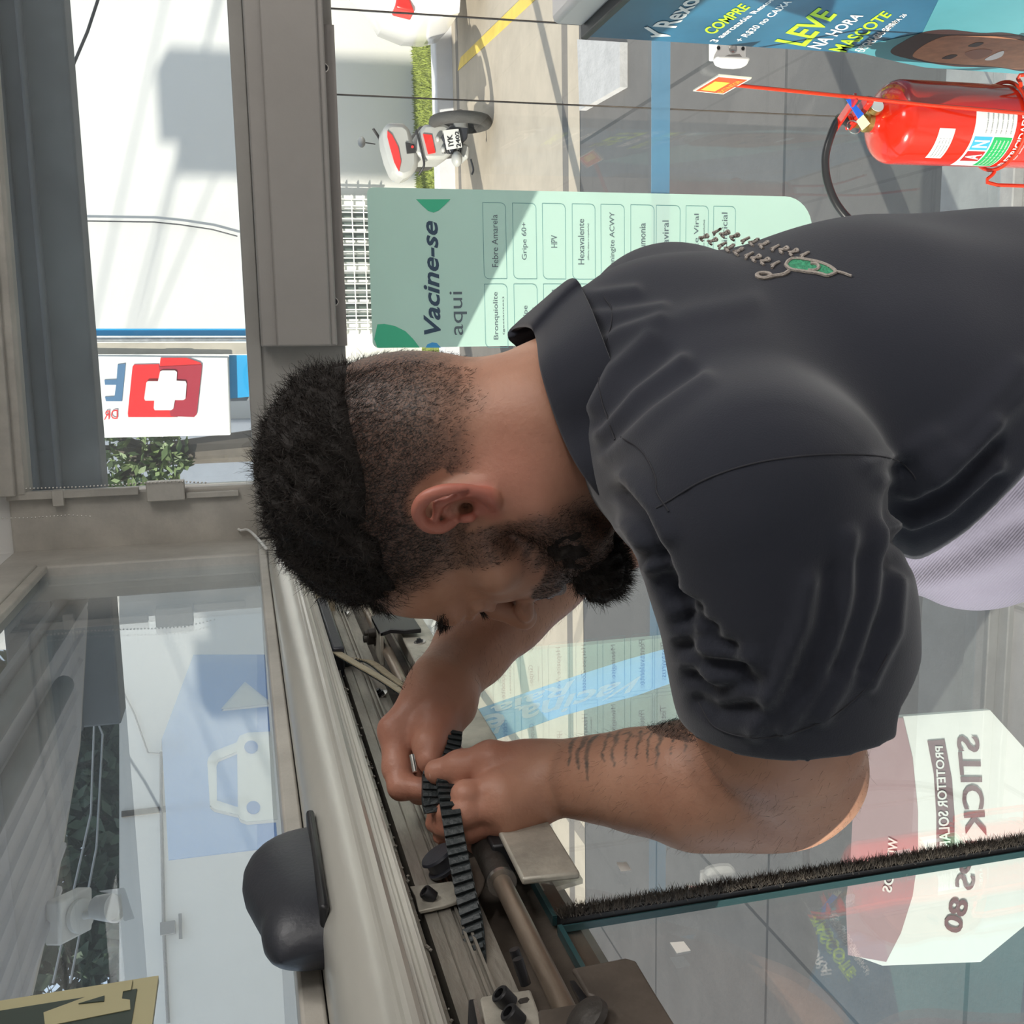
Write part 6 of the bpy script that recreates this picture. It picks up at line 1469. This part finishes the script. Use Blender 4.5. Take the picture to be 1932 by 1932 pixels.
# sleeve folds sweep from shoulder to hem; back folds fan from the collar
for p_, am, wd_ in (
    ([(1240, 1095, .64), (1262, 1128, .63), (1310, 1150, .62)], -.010, .0045), ([(1262, 1128, .64), (1285, 1165, .63), (1340, 1190, .62)], -.011, .0045),
    ([(1276, 1178, .65), (1300, 1205, .63), (1380, 1225, .62)], -.011, .0045), ([(1284, 1222, .65), (1315, 1250, .63), (1400, 1262, .62)], -.011, .005),
    ([(1296, 1276, .65), (1340, 1305, .64), (1420, 1290, .63)], -.009, .005), ([(1310, 1325, .66), (1350, 1345, .65), (1430, 1335, .64)], -.007, .005),
    ([(1290, 1200, .64), (1345, 1235, .62), (1420, 1245, .61)], .005, .006), ([(1300, 1245, .64), (1350, 1290, .63), (1440, 1305, .62)], .005, .006),
    ([(1530, 1100, .60), (1515, 1180, .60), (1475, 1270, .62), (1440, 1340, .63), (1425, 1375, .64)], .006, .0055),
    ([(1600, 1010, .61), (1600, 1120, .60), (1575, 1220, .61), (1530, 1300, .62), (1480, 1370, .64)], .006, .0055),
    ([(1660, 1000, .61), (1650, 1130, .61), (1620, 1240, .62), (1550, 1350, .64)], .006, .0055), ([(1690, 1090, .63), (1685, 1190, .64), (1640, 1290, .65)], .006, .005),
    ([(1565, 1080, .60), (1555, 1180, .60), (1510, 1290, .62)], -.005, .008), ([(1630, 1060, .60), (1625, 1160, .60), (1585, 1260, .62)], -.005, .008), ([(1675, 1060, .60), (1668, 1160, .60), (1630, 1260, .62)], -.005, .006),
    ([(1120, 770, .80), (1160, 700, .83), (1230, 640, .86)], .005, .006), ([(1135, 800, .80), (1190, 725, .83), (1260, 660, .86)], -.003, .006), ([(1135, 820, .78), (1200, 745, .80), (1290, 680, .84)], .0055, .006),
    ([(1150, 860, .75), (1240, 780, .77), (1330, 715, .80)], .005, .007), ([(1150, 840, .75), (1220, 770, .77), (1310, 700, .80)], -.003, .006),
    ([(1075, 560, .90), (1130, 560, .90), (1200, 550, .90)], .005, .006), ([(1110, 600, .88), (1170, 595, .88), (1250, 580, .88)], .0045, .006), ([(1125, 660, .88), (1180, 630, .88), (1250, 605, .88)], .004, .006),
    ([(1165, 930, .72), (1210, 980, .69), (1240, 1050, .66)], -.008, .005), ([(1178, 990, .71), (1210, 1030, .69), (1225, 1070, .67)], .006, .005), ([(1180, 900, .72), (1230, 960, .69), (1260, 1010, .66)], .005, .006), ([(1215, 1050, .68), (1245, 1060, .66), (1262, 1095, .65)], -.008, .005),
    ([(1720, 930, .72), (1790, 880, .74), (1870, 800, .76)], .007, .006), ([(1720, 960, .71), (1800, 920, .73), (1880, 840, .76)], -.006, .006), ([(1715, 990, .70), (1790, 955, .72), (1880, 880, .75)], .007, .006), ([(1715, 1015, .70), (1790, 985, .72), (1880, 905, .75)], -.006, .006),
    ([(1740, 870, .73), (1830, 800, .76), (1920, 700, .78)], .005, .009), ([(1760, 900, .73), (1850, 830, .76), (1932, 740, .78)], .005, .007), ([(1700, 880, .71), (1690, 980, .68), (1700, 1060, .67)], -.007, .007),
    ([(1640, 880, .71), (1700, 860, .68), (1760, 820, .67)], .004, .006), ([(1660, 910, .71), (1720, 900, .68), (1790, 850, .67)], .004, .005), ([(1180, 640, .8), (1300, 590, .82), (1420, 570, .84)], .003, .010)):
    fold(p_, am, wd_)
disp = np.zeros(len(V_))
for pts_, amp_, wid_ in folds:
    d_ = np.full(len(V_), 9.); P2 = px_of(V_); q_ = px_of(np.array(pts_)); sc = FOC/np.array(pts_)[:, 2].mean()
    for i in range(len(q_)-1): d_ = np.minimum(d_, seg_d(P2, q_[i], q_[i+1])/sc)
    front = N_[:, 2] < .45
    disp += np.where(front, amp_*np.exp(-(d_/wid_)**2), 0)
disp += noise3(V_, 26, 8)*.0012
V_ = V_ + N_*disp[:, None]; V_ = relax(V_, F_, 1, .5)
SHV = V_
shirt = mesh_obj('polo_shirt', to_world(V_), F_, m_shirt, per)
# look-up of the cloth surface under a photo pixel, for seams and embroidery
SP = px_of(SHV); SN = vnormals(SHV, SHF); vis = SN[:, 2] < .1
SPv, SVv, SNv = SP[vis], SHV[vis], SN[vis]
def on_shirt(px, py, lift=.001):
    d_ = (SPv[:, 0]-px)**2 + (SPv[:, 1]-py)**2; i_ = np.argsort(d_)[:12]; tmin = SVv[i_, 2].min(); i_ = i_[SVv[i_, 2] < tmin+.03]
    w_ = 1/(d_[i_]+4); t = (SVv[i_, 2]*w_).sum()/w_.sum(); n_ = _n((SNv[i_]*w_[:, None]).sum(0)); return KC(px, py, t) + n_*lift
m_seam = nmat('dark_seam_thread', (.018, .018, .024), .8)
def seam(pts, nm='seam', r=.0006, mat=None):
    sp_ = smooth_path([np.array([*p, 0.]) for p in pts], 8); return MB().tube([to_world(on_shirt(p[0], p[1], .0002)) for p in sp_], r, 6).build(nm, mat or m_seam, shirt)
seam([(1233, 962), (1262, 945), (1330, 905), (1420, 875), (1520, 860), (1620, 858), (1690, 868), (1718, 890), (1728, 905)])
seam([(1172, 825), (1205, 845), (1225, 872), (1238, 905), (1240, 930), (1262, 965)])
seam([(1140, 560), (1155, 600), (1130, 720), (1160, 830)], 'seam')
# sleeve hem stitching
seam([(1318, 1325), (1350, 1372), (1420, 1392), (1500, 1382), (1580, 1345), (1640, 1290), (1675, 1235)], 'hem_stitch', .0005)
# embroidery on the back
m_emb = nmat('grey_embroidery_thread', (.42, .37, .33), .7, 0, .2, 400, .4, 700)
m_embg = nmat('green_embroidery_thread', (.06, .42, .22), .6, 0, .5, 350, .5, 500)
def emb(pts, r=.0016, closed=False, nm='embroidered_lettering'):
    sp_ = smooth_path([np.array([*p, 0.]) for p in (pts + ([pts[0]] if closed else []))], 6); return MB().tube([to_world(on_shirt(p[0], p[1], .0010)) for p in sp_], r, 6).build(nm, m_emb, shirt)
lf = [(1482, 502), (1488, 494), (1500, 490), (1520, 492), (1545, 497), (1565, 505), (1576, 514), (1572, 518), (1560, 522), (1545, 518), (1515, 514), (1492, 510)]
emb(lf, .0014, True, 'leaf_outline'); emb([(1576, 514), (1590, 517), (1606, 523)], .0011, False, 'leaf_stem')
vv = [to_world(on_shirt(*p, .0008)) for p in smooth2(lf)]; c_ = np.mean(vv, 0)
MB().add(vv + [c_], [(i, (i+1) % len(vv), len(vv)) for i in range(len(vv))]).build('leaf_patch', m_embg, shirt)
emb([(1529, 499), (1542, 501), (1544, 508), (1536, 512), (1524, 512)], .0013, False, 'leaf_mark')
emb([(1488, 514), (1478, 520), (1460, 523), (1440, 527), (1428, 523), (1432, 518), (1448, 518), (1456, 522)])
for row, (xs, ys, xe, ye, n) in enumerate(((1462, 502, 1330, 452, 9), (1518, 484, 1352, 440, 10))):
    for k in range(n):
        t = k/(n-1); x = xs + (xe-xs)*t; y = ys + (ye-ys)*t**1.1; a_ = 10 + 3*math.sin(k*2.3)
        emb([(x-4, y+5), (x-9, y+1), (x-2, y-2), (x+6, y-5+2*math.sin(k)), (x+3, y-8), (x-4, y-3), (x-12, y-2)] if k % 3 else [(x-6, y+6), (x-2, y), (x+8, y-6), (x+1, y-3), (x-8, y+1)], .0011)

# collar: folded band around the neck
near = [(1001, 616, .885), (1013, 640, .845), (1020, 690, .800), (1037, 750, .768), (1062, 820, .748), (1092, 880, .740), (1128, 930, .742), (1160, 966, .755), (1180, 985, .785), (1180, 975, .830), (1155, 925, .872), (1115, 860, .897), (1070, 780, .915), (1020, 700, .925), (978, 655, .925), (960, 636, .915), (972, 618, .905)]
HP = px_of(headV); hvis = hN[:, 2] < .3; HPv, HVv = HP[hvis], headV[hvis]
def skin_t(px, py):
    d_ = (HPv[:, 0]-px)**2 + (HPv[:, 1]-py)**2; i_ = np.argsort(d_)[:10]; return HVv[i_, 2].min() if d_[i_[0]] < 900 else 9
near = [(p[0], p[1], min(p[2], skin_t(p[0], p[1])-.007) if k < 8 else p[2]) for k, p in enumerate(near)]
lp = [KC(*p) for p in near]
m_loop = 96
def closed(pts, n):
    k = len(pts); out = []
    for i in range(k):
        p0, p1, p2, p3 = pts[i-1], pts[i], pts[(i+1) % k], pts[(i+2) % k]
        for j in range(8):
            t = j/8; out.append(.5*((2*p1)+(-p0+p2)*t+(2*p0-5*p1+4*p2-p3)*t*t+(-p0+3*p1-3*p2+p3)*t**3))
    return np.array(out)
top_l = closed(lp, m_loop); cc = top_l.mean(0); rings = []
dirn = top_l - cc; nk_ax = _n(NK + np.array([.01, .08, 0]) - (HO - HU*.05)); dirn = dirn - nk_ax*(dirn @ nk_ax)[:, None]; dirn /= np.linalg.norm(dirn, axis=1)[:, None]
down = nk_ax
for o_, d_ in ((-.004, .030), (-.0035, .004), (-.001, -.001), (.003, .000), (.008, .010), (.014, .024), (.019, .038), (.0215, .047), (.0185, .048), (.013, .036), (.006, .022), (.001, .012)):
    rings.append(top_l + dirn*o_ + down*d_)
v_, f_ = loft([list(r_2) for r_2 in rings], False)
cV = to_world(np.array(v_)); mb = MB(); mb.v = [tuple(p) for p in cV]; mb.f = f_
mb.build('collar', m_shirt, per, smooth=60)

# trousers: pelvis, raised near thigh, standing far leg
m_tr = bpy.data.materials.new('lilac_twill'); m_tr.use_nodes = True; nt = m_tr.node_tree; b = nt.nodes['Principled BSDF']; b.inputs['Roughness'].default_value = .85; b.inputs['Sheen Weight'].default_value = .2
tc = nt.nodes.new('ShaderNodeTexCoord'); c0, _ = nz(9, 5, .3, .7, (.155, .145, .20), (.205, .19, .255)); nt.links.new(c0, b.inputs['Base Color'])
wv = nt.nodes.new('ShaderNodeTexWave'); wv.inputs['Scale'].default_value = 190; wv.bands_direction = 'DIAGONAL'; nt.links.new(tc.outputs['Object'], wv.inputs[0])
bp = nt.nodes.new('ShaderNodeBump'); bp.inputs['Strength'].default_value = .35; bp.inputs['Distance'].default_value = .001; nt.links.new(wv.outputs['Fac'], bp.inputs['Height']); nt.links.new(bp.outputs[0], b.inputs['Normal'])
DN = M3.T @ np.array([0, 0, -1.])          # world down in camera-metric
hipL = np.array([.115, .56, .83]); hipR = np.array([.175, .56, .97]); kneeL = KC(1835, 958, .86)
ankL = kneeL + DN*.40 + np.array([.03, 0, 0]); kneeR = hipR + DN*.40 + np.array([-.02, 0, 0]); ankR = kneeR + DN*.40
fd = Field(*bbox([hipL, hipR, kneeL, ankL, kneeR, ankR, [.14, .44, .885]], .125), .0062)
fd.chain([np.array([.140, .44, .885]), np.array([.150, .57, .90])], [.112, .120], .03, L=TL_, sL=1.4)
fd.chain([np.array([.06, .37, .85]), np.array([.09, .50, .86])], [.075, .09], .05)
fd.chain([hipL, kneeL, ankL], [.092, .076, .055], .04); fd.chain([hipR, kneeR, ankR], [.092, .072, .055], .04)
V_, F_ = fd.mesh(); V_ = relax(V_, F_, 3); N_ = vnormals(V_, F_); d_ = np.zeros(len(V_)); P2 = px_of(V_)
for pts_, a_, w_ in ((((1715, 1085), (1800, 1050), (1932, 985)), -.006, .010), (((1720, 1110), (1850, 1075), (1960, 1020)), .004, .010), (((1800, 1000), (1870, 960), (1940, 900)), -.004, .008), (((1715, 1125), (1850, 1110), (1960, 1090)), -.003, .008)):
    dd = np.full(len(V_), 9.)
    for i in range(len(pts_)-1): dd = np.minimum(dd, seg_d(P2, pts_[i], pts_[i+1])/(FOC/.80))
    d_ += np.where(N_[:, 2] < .2, a_*np.exp(-(dd/w_)**2), 0)
V_ = V_ + N_*d_[:, None]
mesh_obj('trousers', to_world(V_), F_, m_tr, per)
m_shoe = nmat('black_work_shoe', (.02, .02, .02), .5, 0, .2, 20)
soleL = to_world(ankL)[2] - .085; soleR = to_world(ankR)[2] - .085
fwd_w = M3 @ TF_; fwd_w[2] = 0; fwd_w = _n(fwd_w); sdw = np.array([-fwd_w[1], fwd_w[0], 0])
for a_, z_ in ((ankL, soleL), (ankR, soleR)):
    c_ = to_world(a_); rings = []
    for s_ in np.linspace(-1, 1, 15):
        w_ = .042*(1-abs(s_)**3.5)**.5+.004; h_ = .03 + .075*max(0, (-s_+.35))/1.35*(1 if s_ < .35 else 0) + .012*(1-s_*s_)
        ctr = np.array([c_[0], c_[1], z_]) + fwd_w*(s_*.135+.06)
        rings.append([ctr + sdw*w_*math.cos(t)*(1 if math.sin(t) < 0 else .9) + np.array([0, 0, (h_*max(0, math.sin(t))**.8)]) for t in np.linspace(0, 2*math.pi, 20, endpoint=False)])
    v_, f_ = loft(rings); MB().add(v_, f_).build('shoe', m_shoe, per, smooth=60)
print('soles', soleL, soleR, 'ank', to_world(ankL), to_world(ankR), 'knee', to_world(kneeL))

# stepladder under the feet (below the frame)
cL_, cR_ = to_world(ankL), to_world(ankR)
m_lad = nmat('brushed_aluminium', (.5, .5, .5), .35, .8, .1, 10)
z1, z2 = soleR, soleL
lad = thing('stepladder', 'aluminium stepladder the man stands on, below the frame', 'ladder', (cR_[0], cR_[1], 0))
mid = (np.array([cL_[0], cL_[1]]) + np.array([cR_[0], cR_[1]]))/2; perp = sdw[:2]; fw2 = fwd_w[:2]
half = abs((np.array([cL_[0], cL_[1]]) - np.array([cR_[0], cR_[1]])) @ perp)/2 + .11
def LP(f_, s_, z): q_ = mid + fw2*f_ + perp*s_; return np.array([q_[0], q_[1], z])
fR = (np.array([cR_[0], cR_[1]])-mid) @ fw2 + .06; fL = (np.array([cL_[0], cL_[1]])-mid) @ fw2 + .06
sl_ = (fL-fR)/(z2-z1)
zs = [z1-.026-(z2-z1)*k for k in range(0, 4) if z1-.026-(z2-z1)*k > .12]
for z in sorted(zs) + [z2-.026]:
    f_ = fR + sl_*(z-z1); MB().prism([LP(f_-.075, -half, z), LP(f_+.075, -half, z), LP(f_+.075, half, z), LP(f_-.075, half, z)], (0, 0, .025)).build('step', m_lad, lad, bevel=.003)
for s_ in (-1, 1):
    MB().prism([LP(fR+sl_*(0-z1)-.02, s_*(half+.012), 0), LP(fR+sl_*(0-z1)+.03, s_*(half+.012), 0), LP(fL+.03, s_*(half+.012), z2), LP(fL-.02, s_*(half+.012), z2)], [*(perp*s_*.02), 0]).build('side_rail', m_lad, lad)
    MB().tube([LP(fL+.02, s_*half*.95, z2-.05), LP(fL+.42, s_*half*.95, .012)], .012, 8).build('rear_leg', m_lad, lad)
